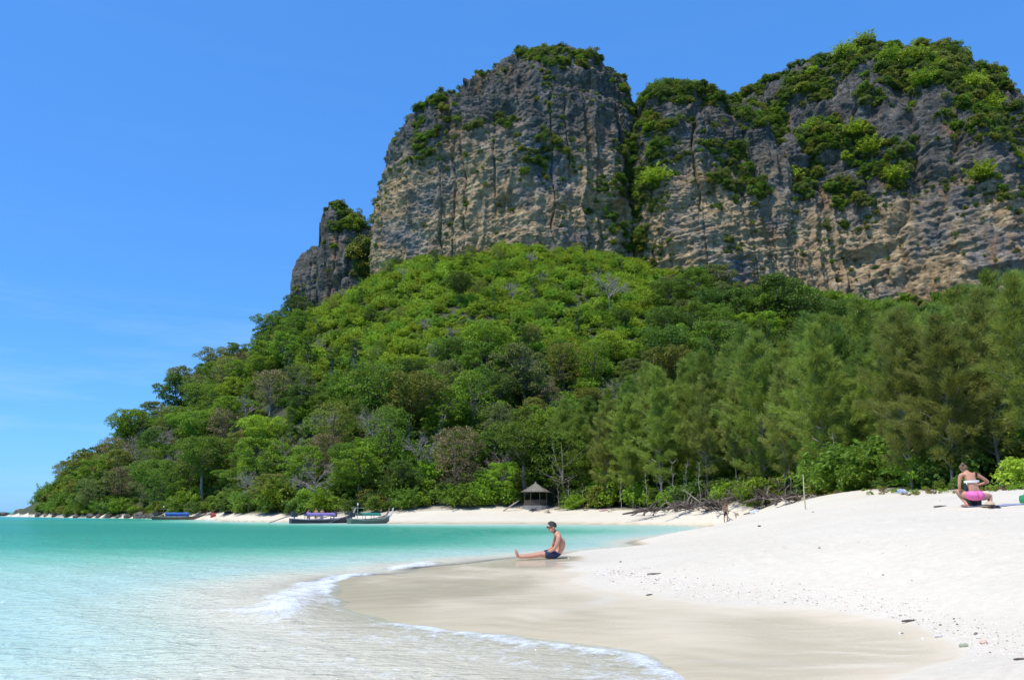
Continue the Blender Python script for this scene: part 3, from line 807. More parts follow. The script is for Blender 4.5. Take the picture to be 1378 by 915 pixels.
def scatter_stuff(name, pts, scales, sources, label, cat='undergrowth', tilt=.2):
    """many plants that nobody could count: one object, instances through geometry nodes"""
    pts = np.asarray(pts, np.float32)
    me = bpy.data.meshes.new(name); me.vertices.add(len(pts)); me.vertices.foreach_set('co', pts.ravel())
    fattr(me, 'size', scales)
    a = me.attributes.new('pick', 'INT', 'POINT'); a.data.foreach_set('value', rng.integers(0, len(sources), len(pts)).astype(np.int32))
    rv = np.stack([rng.uniform(-tilt, tilt, len(pts)), rng.uniform(-tilt, tilt, len(pts)), rng.uniform(0, 6.28, len(pts))], 1).astype(np.float32)
    a = me.attributes.new('turn', 'FLOAT_VECTOR', 'POINT'); a.data.foreach_set('vector', rv.ravel())
    o = obj(name, me, label=label, cat=cat, kind='stuff')
    sub = bpy.data.collections.new(name + '_source')
    for k, (sm, mt) in enumerate(sources):
        so = bpy.data.objects.new(f'{name}_source_{k}', with_mat(sm, mt)); sub.objects.link(so)
    g = bpy.data.node_groups.new(name, 'GeometryNodeTree')
    g.interface.new_socket('Geometry', in_out='INPUT', socket_type='NodeSocketGeometry'); g.interface.new_socket('Geometry', in_out='OUTPUT', socket_type='NodeSocketGeometry')
    N, L = g.nodes, g.links
    gi, go = N.new('NodeGroupInput'), N.new('NodeGroupOutput')
    ci = N.new('GeometryNodeCollectionInfo'); ci.inputs['Collection'].default_value = sub; ci.inputs['Separate Children'].default_value = True; ci.inputs['Reset Children'].default_value = True
    ip = N.new('GeometryNodeInstanceOnPoints'); ip.inputs['Pick Instance'].default_value = True
    def na(n_, t):
        q = N.new('GeometryNodeInputNamedAttribute'); q.data_type = t; q.inputs['Name'].default_value = n_
        return q.outputs['Attribute']
    L.new(gi.outputs[0], ip.inputs['Points']); L.new(ci.outputs[0], ip.inputs['Instance'])
    L.new(na('pick', 'INT'), ip.inputs['Instance Index']); L.new(na('size', 'FLOAT'), ip.inputs['Scale']); L.new(na('turn', 'FLOAT_VECTOR'), ip.inputs['Rotation'])
    L.new(ip.outputs[0], go.inputs[0])
    md = o.modifiers.new('scatter', 'NODES'); md.node_group = g
    return o

# ------------------------------------------------------------------ where things grow
def poisson(n, xr, yr, dmin, ok):
    """dart throwing in plan; dmin may be a function of (x, y)"""
    pts = []; cell = {}
    c0 = 12.0
    X = rng.uniform(*xr, n); Y = rng.uniform(*yr, n)
    good = ok(X, Y); X, Y = X[good], Y[good]
    D = dmin(X, Y) if callable(dmin) else np.full(len(X), dmin)
    for x, y, d in zip(X, Y, D):
        k = (int(x // c0), int(y // c0)); hit = False
        for i in (-1, 0, 1):
            for j in (-1, 0, 1):
                for a, b in cell.get((k[0] + i, k[1] + j), ()):
                    if (a - x) ** 2 + (b - y) ** 2 < d * d: hit = True; break
                if hit: break
            if hit: break
        if not hit: cell.setdefault(k, []).append((x, y)); pts.append((x, y))
    return np.array(pts)

def in_view(x, y, z, mx=60, my=60):
    px, py = proj(x, y, z); return (px > -mx) & (px < PW + mx) & (py > -my) & (py < PH + my)

def in_cliff(x, y):           # too close under the rock walls
    px, py = proj(x, y, ground_z(x, y) + 2)
    yb = np.interp(px, [380, 430, 520, 600, 700, 860, 950, 1100, 1378], [268, 262, 243, 233, 231, 231, 232, 228, 224])
    return y > yb

def top_at(px, py, h, ymin=20, ymax=265):
    """the spot on the ground where a plant h tall has its top on this pixel's ray"""
    Ys = np.linspace(ymin, ymax, 900); dx, dy, dz = raydir(px, py)
    X = dx * Ys / dy; Z = CAMZ + dz * Ys / dy
    g = ground_z(X, Ys); d = Z - g - h
    s = np.where((d[:-1] > 0) & (d[1:] <= 0))[0]
    if len(s): i = s[0]; return float(X[i]), float(Ys[i])
    i = int(np.argmin(np.abs(d[Ys > 60]))) + int((Ys <= 60).sum()); return float(X[i]), float(Ys[i])

HUT = P(721, 687, 101)
def near_hut(x, y): return (np.hypot(x - HUT[0], y - HUT[1]) < 3.0) | ((np.abs(x - HUT[0] * y / HUT[1]) < 3) & (y < HUT[1] + 2) & (y > 85))

# --- named single trees
PICK = [
 (245, 505, 12, 'r', 'dark', 1.35, 'large dark green round tree on the skyline above the left ridge'),
 (619, 370, 8, 'u', 'dark', .55, 'small dark round-headed tree alone on the bright upper slope'),
 (1065, 372, 17, 'r', 'dark', 1.9, 'massive dark green tree standing above the casuarinas below the cliff'),
 (965, 355, 11, 'r', 'grey', 1.1, 'grey green tree with loose crown against the foot of the cliff'),
 (415, 452, 9, 'c', 'dark', 1.0, 'dark vine-clad column of foliage on the left of the bright slope'),
 (1240, 410, 13, 'r', 'dark', 1.3, 'dark broadleaf tree behind the olive casuarinas'),
 (350, 560, 9, 'u', 'yellow', .8, 'pale yellow green spreading tree on the lower left slope'),
 (52, 640, 8, 'u', 'fresh', .75, 'spreading green tree leaning over the rocks at the headland tip'),
 (905, 372, 8, 'u', 'brown', .9, 'brownish flat-topped tree below the gully in the cliff'),
]
LIBS = {'r': LIB_ROUND, 'u': LIB_UMB, 'c': LIB_COL, 'w': LIB_WISP}
HT = {'r': 9.0, 'u': 10.0, 'c': 10.0, 'w': 9.0}
taken = []
for k, (px, py, h, lb, mt, wsc, lab) in enumerate(PICK):
    x, y = top_at(px, py, h) if px > 100 else P(80, 690, 254)[:2]; s = h / HT[lb]
    plant_tree('broadleaf_tree', LIBS[lb], k, M_LEAF[mt], M_BARK, x, y, s, lab, 'trees picked out on the hillside')
    taken.append((x, y, 4.0))
def free(x, y):
    ok = np.ones(np.shape(x), bool)
    for a, b, r in taken: ok &= np.hypot(x - a, y - b) > r
    return ok

for dx, dy, lb, mt, s, lab in ((3.4, .6, 'w', 'mid', 1.0, 'slender open tree leaning over the right side of the hut'), (-1.2, 3.6, 'u', 'mid', .95, 'spreading tree whose crown shades the hut from behind'), (-4.6, 1.6, 'r', 'fresh', .55, 'low bright green tree at the left side of the hut'), (2.2, 4.6, 'r', 'dark', .9, 'dark tree close behind the right side of the hut')):
    plant_tree('hut_tree', LIBS[lb], int(s * 10), M_LEAF[mt], M_BARK_G, HUT[0] + dx, HUT[1] + dy, s, lab, 'trees around the hut'); taken.append((HUT[0] + dx, HUT[1] + dy, 2.0))
# --- forest zones
def zone_ok(x, y):
    z = ground_z(x, y)
    return (inland(x, y) > 2.0) & in_view(x, y, z + 5) & ~in_cliff(x, y) & ~near_hut(x, y) & free(x, y) & (z > .6) & (proj(x, y, z)[0] > 84)

def cas_zone(x, y):          # the casuarina grove behind the right-hand beach
    px, py = proj(x, y, ground_z(x, y))
    return (px > 760) & (y < np.interp(px, [760, 850, 1000, 1378], [106, 118, 122, 112]))
def bright_zone(x, y):       # low bright scrub on the upper slope
    px, py = proj(x, y, ground_z(x, y) + 1)
    up = np.interp(px, [380, 450, 560, 700, 850, 940], [470, 520, 505, 480, 470, 380])
    return (px > 400) & (px < 940) & (py < up + 22 * fbm(px / 60, py / 60, 1, 2))

CN = {'dark': 'dark green', 'mid': 'mid green', 'fresh': 'fresh green', 'yellow': 'yellow green', 'olive': 'olive green', 'grey': 'grey green', 'brown': 'brown-leaved'}
SN = {'r': 'round-crowned tree', 'u': 'flat-topped spreading tree', 'c': 'vine-draped columnar tree', 'w': 'thin open-crowned tree'}
LAB = {(a, b): CN[b] + ' ' + SN[a] for a in SN for b in CN}
def zone_name(px, py, y):
    if px < 200: return 'on the tip of the headland'
    if px < 400: return 'on the slope behind the blue-roofed boat' if py > 560 else 'on the ridge left of the cliffs'
    if px < 640:
        return 'among the bright scrub below the tall cliff' if py < 470 else ('halfway up the slope above the two beached boats' if py < 580 else 'just behind the beached boats')
    if px < 860:
        return 'among the bright scrub below the tall cliff' if py < 470 else ('halfway up the slope above the hut' if py < 580 else 'close behind the thatched hut')
    return 'between the casuarina grove and the cliff'
pts = poisson(26000, (-175, 175), (88, 262), lambda x, y: np.where(bright_zone(x, y), 9.5, 5.4), lambda x, y: zone_ok(x, y) & ~cas_zone(x, y))
nbroad = nb_ = 0
bz = bright_zone(pts[:, 0], pts[:, 1])
gzs = ground_z(pts[:, 0], pts[:, 1])
def visible_share(x, y, z):   # drop what stands far behind the skyline
    return True
for i, (x, y) in enumerate(pts):
    px, py = proj(x, y, gzs[i] + 4); r = random.random(); cl_ = float(fbm(np.array([x / 22]), np.array([y / 22]), 3.0, 2)[0])
    if bz[i]:
        lb, mt, s = random.choice([('c', 'dark', .6), ('c', 'mid', .5), ('r', 'mid', .45), ('u', 'dark', .5), ('r', 'dark', .42), ('bare', 0, .6), ('w', 'olive', .55), ('w', 'mid', .6), ('bare', 0, .75), ('c', 'dark', .45)])
    elif px > 880 and py < 560:
        lb, mt, s = random.choice([('r', 'dark', 1.1), ('r', 'mid', 1.0), ('u', 'dark', 1.1), ('r', 'mid', 1.2), ('r', 'grey', .9), ('c', 'mid', 1.0), ('r', 'fresh', .9), ('u', 'olive', .9), ('w', 'mid', 1.0), ('w', 'grey', 1.0)])
    elif r < .09: lb, mt, s = 'bare', 0, random.uniform(.75, 1.05)
    elif r < .34: lb, mt, s = 'w', random.choice(['olive', 'grey', 'fresh', 'mid', 'brown']), random.uniform(.65, 1.05)
    elif r < .42: lb, mt, s = 'c', random.choice(['dark', 'mid']), random.uniform(.7, 1.0)
    else:
        lb = random.choice('rrru')
        mt = random.choice(['mid', 'fresh', 'fresh', 'yellow'] if cl_ > .12 else (['olive', 'grey', 'mid', 'fresh'] if cl_ > -.2 else ['dark', 'mid', 'mid', 'dark', 'fresh']))
        s = random.choice([.5, .6, .7, .8, .9, 1.1]) * random.uniform(.9, 1.1)
        
    if lb == 'u' and mt in ('grey', 'yellow'): mt = 'olive'
    if lb == 'bare':
        nb_ += 1
        plant_tree('bare_tree', LIB_BARE, i, M_DEAD, M_DEAD, x, y, s, 'leafless grey tree with twiggy branches on the hillside', 'leafless trees on the hillside', crown_name='branches')
        continue
    if px > 860:
        line = float(np.interp(px, [860, 900, 950, 1000, 1060, 1110, 1200, 1300, 1378, 1500], [360, 358, 362, 388, 380, 398, 420, 405, 380, 380]))
        hmax = P(px, line, y)[2] - gzs[i]
        if hmax < 2.5: continue
        s = min(s, hmax / HT[lb] / 1.2)
    nbroad += 1
    zn = zone_name(px, py, y); lab = LAB[(lb, mt)] + ' ' + zn
    plant_tree({'r': 'broadleaf_tree', 'u': 'spreading_tree', 'c': 'columnar_tree', 'w': 'open_crowned_tree'}[lb], LIBS[lb], i, M_LEAF[mt], M_BARK if random.random() < .6 else M_BARK_G, x, y, s, lab, lab, sz=random.uniform(.85, 1.25))
print('broadleaf', nbroad, 'bare', nb_)

# extra pale bare trees seen against the foliage
for px, py, h in ((820, 350, 13), (500, 540, 8), (385, 575, 9), (690, 372, 7), (520, 545, 7), (170, 575, 7), (250, 590, 9), (1135, 560, 6)):
    x, y = top_at(px, py, h)
    plant_tree('bare_tree', LIB_BARE, int(px), M_DEAD, M_DEAD, x, y, h / 8, 'leafless grey tree with twiggy branches on the hillside', 'leafless trees on the hillside', crown_name='branches')

# --- casuarina grove
CAS = [(1205, 425, 43, 2, 'olive', 'broad olive casuarina with brownish tips behind the squatting person'), (1318, 395, 41, 0, 'olive', 'tall olive casuarina beside the broad one at the beach edge'),
       (1045, 495, 66, 1, 'olive', 'slender yellowish casuarina behind the bamboo pole'), (1095, 450, 62, 0, 'green', None), (1150, 405, 70, 3, 'green', None), (1365, 372, 47, 1, 'green', None),
       (985, 525, 80, 3, 'olive', None), (945, 480, 88, 0, 'green', None), (880, 500, 94, 1, 'green', None), (820, 545, 97, 2, 'olive', None), (760, 540, 105, 0, 'green', None), (1265, 420, 52, 2, 'deep', None), (1000, 440, 92, 3, 'deep', None), (1180, 470, 55, 3, 'green', None)]
LC = {'green': 'feathery green casuarina', 'deep': 'feathery dark green casuarina', 'olive': 'feathery olive casuarina'}
def cas_label(mt, px, dpt):
    a = 'beside the thatched hut' if px < 860 else ('behind the driftwood bank' if px < 1070 else ('behind the bamboo pole' if px < 1180 else 'behind the squatting person'))
    return LC[mt] + (' at the front of the grove ' if dpt < 9 else ' deep in the grove ') + a
CANOPY = ((700, 585), (760, 545), (850, 480), (950, 450), (1000, 440), (1060, 450), (1100, 430), (1150, 405), (1250, 410), (1330, 385), (1378, 372), (1500, 372))
def cas_scale(x, y, s):
    px, _ = proj(x, y, 8.0); py = float(np.interp(px, *zip(*CANOPY))) + random.uniform(0, 45)
    return min(s, (P(px, py, y)[2] - gz(x, y)) / 14)
cpos = []
for px, py, Y, i, mt, lab in CAS:
    x, _, zt = P(px, py, Y); g = gz(x, Y); s = (zt - g) / 14
    lab = lab or cas_label(mt, px, 3)
    plant_tree('casuarina_tree', LIB_CAS, i, M_NEEDLE[mt], M_BARK_G, x, Y, s, lab, lab); cpos.append((x, Y))
cp_ = np.array(cpos)
pts = poisson(12000, (-5, 120), (30, 125), 4.5, lambda x, y: zone_ok(x, y) & cas_zone(x, y) & (np.min(np.hypot(x[:, None] - cp_[:, 0], y[:, None] - cp_[:, 1]), 1) > 2.6))
for i, (x, y) in enumerate(pts):
    dpt = float(inland(np.array([x]), np.array([y]))[0])
    s = cas_scale(x, y, random.uniform(.75, 1.1) * (1 + .012 * dpt)); px, _ = proj(x, y, 3.0)
    if s < .3: continue
    mt = random.choice(['green', 'green', 'green', 'deep', 'olive']) if dpt < 14 else random.choice(['green', 'green', 'deep'])
    lab = cas_label(mt, px, dpt)
    plant_tree('casuarina_tree', LIB_CAS, i, M_NEEDLE[mt], M_BARK_G, x, y, s, lab, lab, sz=random.uniform(.92, 1.05))
print('casuarina', len(pts) + len(CAS))

# slender pale saplings at the edge of the grove
def sapling(seed, h):
    rg = np.random.default_rng(seed); a, b = MB(), MB(); pts = [(0, 0, -.4)]
    for i in range(7): pts.append((rg.normal() * .05 * i ** .5, rg.normal() * .05 * i ** .5, h * i / 6))
    a.tube(pts, [.055 - .006 * i for i in range(8)], 6)
    for k in range(16):
        i = rg.integers(3, 8); p0 = np.array(pts[i]); an = rg.uniform(0, 6.28); l = rg.uniform(.4, 1.1)
        p1 = p0 + np.array([math.cos(an) * l * .6, math.sin(an) * l * .6, l * .7]); b.tube([tuple(p0), tuple((p0 + p1) / 2 + rg.normal(size=3) * .06), tuple(p1)], [.016, .011, .004], 4)
    out = []
    for q_, n_ in ((a, 'trunk'), (b, 'branches')):
        me_ = bpy.data.meshes.new(n_); me_.from_pydata(q_.v, [], q_.f); me_.update(); out.append(me_)
    return out
LIB_SAP = [sapling(200 + i, 5.0) for i in range(3)]
M_PALE = simple('pale_bark', (.36, .32, .27), .9, .25, 3, .4)
for k, px in enumerate((752, 766, 785, 803, 818, 836, 852, 871, 889, 908, 926, 943, 1128)):
    dx_, dy_, _ = raydir(px, 686); Y = float(veg_y(dx_ / dy_)) + random.uniform(.4, 2.5)
    where = 'right of the hut' if px < 860 else ('above the driftwood bank' if px < 1000 else 'behind the bamboo pole')
    plant_tree('bare_sapling', LIB_SAP, k, M_PALE, M_PALE, dx_ / dy_ * Y, Y, random.uniform(.5, .9), f'thin pale leafless sapling at the edge of the trees {where}', f'thin saplings {where}', crown_name='branches')

# --- fringe of shrubs along the back of the beach
pts = poisson(24000, (-150, 60), (25, 265), 2.3, lambda x, y: (inland(x, y) > .4) & (inland(x, y) < np.where(y > 90, 9, 5)) & in_view(x, y, ground_z(x, y) + 1, 20) & (proj(x, y, 1.0)[0] > 52) & ~near_hut(x, y) & (ground_z(x, y) > .5))
pts = pts[rng.permutation(len(pts))][:260]
for i, (x, y) in enumerate(pts):
    px, _ = proj(x, y, 1.5)
    mt = random.choice(['mid', 'fresh', 'fresh', 'dark'] if px > 600 else ['mid', 'dark', 'fresh', 'olive'])
    s = random.uniform(.35, .62) if px > 1080 else random.uniform(.6, 1.25)
    lib = LIB_FINE if px > 900 else LIB_BUSH
    if px > 900: s *= 1.2
    nm = {'mid': 'mid green', 'fresh': 'bright green', 'dark': 'dark green', 'olive': 'olive'}[mt]
    wh = 'on the shore of the headland' if px < 300 else ('behind the beached boats' if px < 560 else ('beside the thatched hut' if px < 860 else ('above the driftwood bank' if px < 1080 else 'on the beach crest by the squatting person')))
    plant_bush('shrub', lib[i % len(lib)], M_LEAF[mt], (x, y, gz(x, y) - .1), s, f'{nm} leafy shrub {wh}', f'{nm} shrubs {wh}', 'shrub')
for px, py, Y, s, mt, lab in ((1368, 650, 30, .75, 'yellow', 'yellow green bush on the crest of the beach beside the squatting person'), (1020, 660, 66, 1.6, 'fresh', 'bright green bush growing over the tangle of roots')):
    x, y, z = P(px, py, Y); plant_bush('shrub', LIB_FINE[0], M_LEAF[mt], (x, y, gz(x, y) - .1), s * 1.15, lab, 'bushes on the beach crest', 'shrub')

# --- undergrowth that covers the slope
def under(n, dmin, ok, xr=(-175, 175), yr=(40, 268)):
    p = poisson(n, xr, yr, dmin, ok); return np.c_[p, ground_z(p[:, 0], p[:, 1]) - .35]
base_ok = lambda x, y: (inland(x, y) > 1.2) & in_view(x, y, ground_z(x, y) + 1, 80) & (proj(x, y, 1.0)[0] > 52) & ~near_hut(x, y) & (ground_z(x, y) > .5) & ~in_cliff(x, y - 8)
p = under(110000, 1.6, lambda x, y: base_ok(x, y) & bright_zone(x, y))
scatter_stuff('scrub', p, rng.uniform(.6, 1.1, len(p)), [(LIB_SPRAY[0], M_LEAF['yellow']), (LIB_SPRAY[1], M_LEAF['yellow']), (LIB_BUSH[0], M_LEAF['fresh']), (LIB_SPRAY[1], M_LEAF['fresh']), (LIB_BUSH[1], M_LEAF['yellow']), (LIB_BUSH[2], M_LEAF['mid'])], 'bright yellow green scrub covering the upper slope', 'scrub')
print('scrub', len(p))
p = under(90000, 2.3, lambda x, y: base_ok(x, y) & ~bright_zone(x, y))
scatter_stuff('undergrowth', p, rng.uniform(.6, 1.4, len(p)), [(LIB_BUSH[0], M_LEAF['mid']), (LIB_BUSH[1], M_LEAF['dark']), (LIB_SPRAY[0], M_LEAF['fresh']), (LIB_BUSH[2], M_LEAF['olive']), (LIB_BUSH[0], M_LEAF['dark']), (LIB_SPRAY[1], M_LEAF['mid'])], 'dense green undergrowth between the hillside trees', 'undergrowth')
print('under', len(p))

# ------------------------------------------------------------------ plants on the cliffs
def blob(px, py, cx, cy, rx, ry, rot=0):
    c_, s_ = math.cos(rot), math.sin(rot); dx, dy = px - cx, py - cy
    u, v = (dx * c_ + dy * s_) / rx, (-dx * s_ + dy * c_) / ry
    return np.exp(-(u * u + v * v) * 1.4)
cand = []
for ci_, V in enumerate(CLIFF_SURF):
    du = np.gradient(V, axis=1); dv = np.gradient(V, axis=0)
    N = np.cross(du, dv); ar = np.linalg.norm(N, axis=-1); N = N / (ar[..., None] + 1e-9)
    p = V.reshape(-1, 3); n = N.reshape(-1, 3); a = ar.reshape(-1)
    px, py = proj(p[:, 0], p[:, 1], p[:, 2])
    up = smooth(.25, .75, n[:, 2])
    ns = fbm(p[:, 0] / 7, p[:, 1] / 7, p[:, 2] / 7, 2)
    D = np.zeros(len(p))
    if ci_ == 0:
        for b in ((700, 75, 150, 14, 0), (650, 158, 60, 16, -.1), (722, 130, 22, 50, .3), (560, 150, 26, 50, .25), (570, 200, 20, 40, .2), (520, 245, 14, 34, .3), (735, 215, 40, 40, .7), (810, 265, 40, 16, .2), (850, 210, 18, 70, 0), (842, 290, 36, 70, 0), (842, 290, 30, 60, 0), (610, 110, 40, 14, -.4), (840, 95, 14, 24, .3), (800, 80, 40, 16, 0), (770, 240, 40, 16, .6)): D += blob(px, py, *b)
        D = D * .62 * (.35 + up) + .22 * up
    elif ci_ == 1:
        for b in ((915, 130, 70, 30, 0), (870, 240, 34, 120, 0), (870, 240, 30, 120, 0), (872, 300, 30, 60, 0), (900, 215, 30, 40, .3), (1000, 300, 24, 60, .3), (985, 190, 34, 60, .3), (1010, 250, 26, 60, .4)): D += blob(px, py, *b)
        D = D * .8 * (.4 + up) + .2 * up
    elif ci_ == 2:
        for b in ((1020, 160, 60, 60, 0), (1120, 130, 100, 60, 0), (1100, 200, 90, 60, .2), (1070, 270, 50, 70, .3), (1130, 240, 60, 50, 0), (1280, 90, 80, 50, 0), (1200, 110, 60, 50, 0), (1190, 190, 26, 80, 0), (1150, 260, 40, 60, 0), (1080, 320, 30, 50, 0), (1340, 230, 36, 40, 0), (1340, 150, 50, 50, 0), (1300, 150, 40, 60, .2), (1240, 130, 50, 40, 0), (1450, 150, 60, 60, 0)): D += blob(px, py, *b)
        D = D * .85 * (.45 + up) + .2 * up
    else:
        for b in ((488, 310, 30, 60, 0), (488, 360, 30, 50, 0), (478, 310, 26, 40, 0), (470, 370, 24, 30, 0), (455, 330, 14, 60, 0), (448, 285, 14, 16, 0), (400, 375, 14, 30, 0), (500, 290, 20, 50, .2)): D += blob(px, py, *b)
        D = D * .8 * (.4 + up) + .1 * up
    D = np.clip(D, 0, 1.3) * smooth(-.25, .25, ns) * 1.9 * (n[:, 2] > -.35)
    gzz = ground_z(p[:, 0], p[:, 1])
    pr_ = D * a * (.85, .62, .72, .8, .6)[ci_] * (p[:, 2] > gzz + 1) * ((n[:, 1] < .35) | (n[:, 2] > .3))
    sel = np.where(rng.uniform(0, 1, len(p)) < pr_)[0]
    for k in sel: cand.append((px[k], py[k], *p[k], *n[k], ns[k]))
cand = np.array(cand); cand = cand[rng.permutation(len(cand))]
print('cliff plants', len(cand))
MAIN = ((700, 75, 150, 18), (650, 158, 70, 20), (560, 160, 40, 60), (850, 230, 40, 130), (915, 140, 80, 50), (1010, 200, 70, 90), (1120, 150, 120, 100), (1280, 110, 110, 70), (1340, 230, 46, 46), (1190, 190, 40, 80), (1100, 250, 80, 70), (480, 320, 40, 60), (800, 270, 50, 24), (735, 215, 40, 40), (1450, 150, 60, 60))
def D_of(px, py): return max(blob(px, py, *b) for b in MAIN)
YEL = ((880, 275, 16, 40), (1175, 235, 16, 40), (1340, 235, 34, 24), (660, 158, 60, 14), (1150, 210, 14, 20), (975, 155, 18, 14), (515, 250, 14, 26), (690, 165, 40, 16))
kept = []
for row in cand:
    px, py, x, y, z, nx, ny, nzz, ns = row
    yel = max(blob(px, py, *b) for b in YEL)
    r = random.random()
    mt = ('yellow' if r < .6 else 'fresh') if yel > .3 and r < .85 else random.choice(['dark', 'mid', 'mid', 'olive', 'grey', 'olive', 'fresh', 'olive', 'grey', 'yellow'])
    if 820 < px < 1060 and random.random() < .3: mt = random.choice(['dark', 'mid'])
    s = random.choice([.3, .38, .45, .55, .7, .9, 1.25, 1.6]) * random.uniform(.8, 1.2) * (.92 if px > 850 else .85)
    if D_of(px, py) < .25: s *= .55
    if blob(px, py, 492, 330, 22, 60) > .35: s *= 1.7
    cn = 'tall domed cliff' if px < 852 else ('middle cliff' if px < 1030 else 'broad overgrown cliff')
    if px < 500: cn = 'narrow pinnacle'
    kept.append((s, x + nx * .1, y + ny * .1, z - .25 * s, mt, cn))
kept.sort(key=lambda t: -t[0])
CM = {'dark': 'dark green', 'mid': 'mid green', 'olive': 'olive', 'grey': 'grey green', 'yellow': 'yellow green', 'fresh': 'fresh green'}
cnt = 0
for s, x, y, z, mt, cn in kept[:290]:
    cnt += 1
    me_ = LIB_SPRAY[cnt % 2] if mt in ('yellow',) and cnt % 2 else LIB_BUSH[cnt % 3]
    plant_bush('cliff_bush', me_, M_LEAF[mt], (x, y, z), s * 1.15, f'large {CM[mt]} bush clinging to the {cn}', f'{CM[mt]} bushes on the {cn}', 'bush')
rest = kept[290:]
q = np.array([(t[1], t[2], t[3]) for t in rest]); ss = np.array([t[0] for t in rest])
for grp, keys in (('cliff_scrub', None),):
    scatter_stuff('cliff_scrub', q, ss, [(LIB_BUSH[0], M_LEAF['dark']), (LIB_BUSH[1], M_LEAF['mid']), (LIB_BUSH[2], M_LEAF['olive']), (LIB_BUSH[0], M_LEAF['grey']), (LIB_BUSH[1], M_LEAF['dark']), (LIB_FINE[0], M_LEAF['fresh'])], 'small mixed scrub growing on ledges of the limestone cliffs', 'scrub')

# ------------------------------------------------------------------ rocks, driftwood, debris
m = Mat('shore_rock'); c = m.coord(); n = m.noise(c, 1.2, 7, .7)
cc = m.ramp(n, [(.3, (.035, .032, .03)), (.5, (.12, .10, .085)), (.7, (.26, .21, .165))])
M_SROCK = m.surf(m.principled(cc, .85, m.bump(n, .8, .3)))

def boulder_mesh(seed, sub=4, sharp=.35):
    import bmesh
    bm = bmesh.new(); bmesh.ops.create_icosphere(bm, subdivisions=sub, radius=1)
    V = np.array([v.co[:] for v in bm.verts]); q = seed * 7.7
    d = 1 + sharp * fbm(V[:, 0] * 1.1 + q, V[:, 1] * 1.1, V[:, 2] * 1.1, 4, .55)
    d = np.round(d * 9) / 9 * .5 + d * .5
    for v, k in zip(bm.verts, d): v.co *= float(k)
    me = bpy.data.meshes.new('boulder'); bm.to_mesh(me); bm.free(); me.materials.append(M_SROCK); return me
BOULD = [boulder_mesh(i) for i in range(4)]
def rock(px, py, Y, s, lab, k=0, grp='shore rocks along the headland', flat=.7, z=None):
    x, y, _ = P(px, py, Y); zz = max(gz(x, y), -.4) if z is None else z
    o = bpy.data.objects.new('shore_rock', BOULD[k % 4]); COL.objects.link(o)
    o.location = (x, y, zz + s * .18); o.scale = (s, s * .8, s * flat); o.rotation_euler = (0, 0, k * 1.7)
    o['label'] = lab; o['category'] = 'rock'; o['group'] = grp
    return o
rock(27, 690, 246, 2.0, 'rounded dark boulder off the tip of the headland', 0, z=.3)
rock(4, 692, 246, 1.0, 'low flat dark rock slab lying out in the sea', 1, flat=.35, z=.1).scale = (4.4, 1.6, .75)
rock(42, 691, 244, 1.1, 'small dark rock between the boulder and the headland', 2, z=.1)
k = 0
for px, Y, s in ((52, 240, 1.2), (62, 236, .8), (74, 231, 1.1), (90, 222, .8), (104, 214, 1.0), (122, 205, 1.2), (133, 199, .9), (147, 192, 1.1), (160, 186, .7), (172, 178, 1.0), (188, 171, 1.5), (197, 166, 1.0), (206, 160, 1.2), (218, 156, .9)):
    x0, y0, _ = P(px, 693, Y)
    # settle on the waterline along the pixel ray
    Ys = np.linspace(Y - 45, Y + 25, 200); gr = ground_z(x0 / Y * Ys, Ys); i = int(np.argmax(gr > .12)); Yw = float(Ys[i])
    k += 1
    rock(px, 693, Yw, s * .8, 'dark weathered rock on the shore under the headland trees', k)

# leaning dead trunk at the headland shore
x, y, z = P(98, 692, 212); Ys = np.linspace(150, 240, 300); i = int(np.argmax(ground_z(x / 212 * Ys, Ys) > .3)); Yw = float(Ys[i]); xw = x / 212 * Yw
mb = MB(); mb.tube([(0, 0, -.3), (1.6, .3, .9), (3.4, .4, 2.3), (4.6, .2, 3.3)], [.16, .14, .11, .06], 7)
mb.tube([(3.0, .4, 2.0), (3.5, .1, 2.9)], [.06, .02], 5)
o = mb.build('fallen_trunk', simple('pale_dead_wood', (.42, .36, .29), .9, .25, 3, .5), None, label='pale bare trunk leaning over the rocks of the headland', cat='fallen trunk'); o.location = (xw, Yw, .2)

M_DRIFT_P = simple('driftwood_pale', (.30, .25, .21), .9, .3, 2, .6)
def root_stump(name, x, y, rz, L, lab, seed):
    rg = np.random.default_rng(seed); z = gz(x, y)
    e = bpy.data.objects.new(name, None); COL.objects.link(e); e.location = (x, y, z + .12); e.rotation_euler = (0, 0, rz); e.scale = (1.5, 1.5, 1.7)
    e['label'] = lab; e['category'] = 'driftwood'; e['group'] = 'uprooted trees on the eroded bank'
    mb = MB(); pts = [(0, 0, .30), (-L * .2, .1, .28), (-L * .45, -.1, .16), (-L * .7, .15, .03)]
    mb.tube(pts, [.12, .10, .075, .04], 8); mb.build('trunk', M_DRIFT, e)
    for k in range(34):
        a = rg.uniform(0, 6.28); l = rg.uniform(.35, 1.5)
        p0 = np.array([rg.uniform(-L * .45, .3), rg.normal() * .15, .28])
        d = np.array([rg.normal() * .8, math.cos(a) * .8, abs(math.sin(a)) * .45 - .12]); d /= np.linalg.norm(d)
        p = [p0]
        for q in range(4):
            d = d + rg.normal(size=3) * .35; d[2] -= .10; d /= np.linalg.norm(d); nx_ = p[-1] + d * l / 4; nx_[2] = max(nx_[2], -.05); p.append(nx_)
        r0_ = rg.uniform(.018, .05)
        mr = MB(); mr.tube([tuple(v_) for v_ in p], [r0_, r0_ * .85, r0_ * .65, r0_ * .4, r0_ * .15], 5)
        mr.build('root', M_DRIFT if k % 4 else M_DRIFT_P, e)
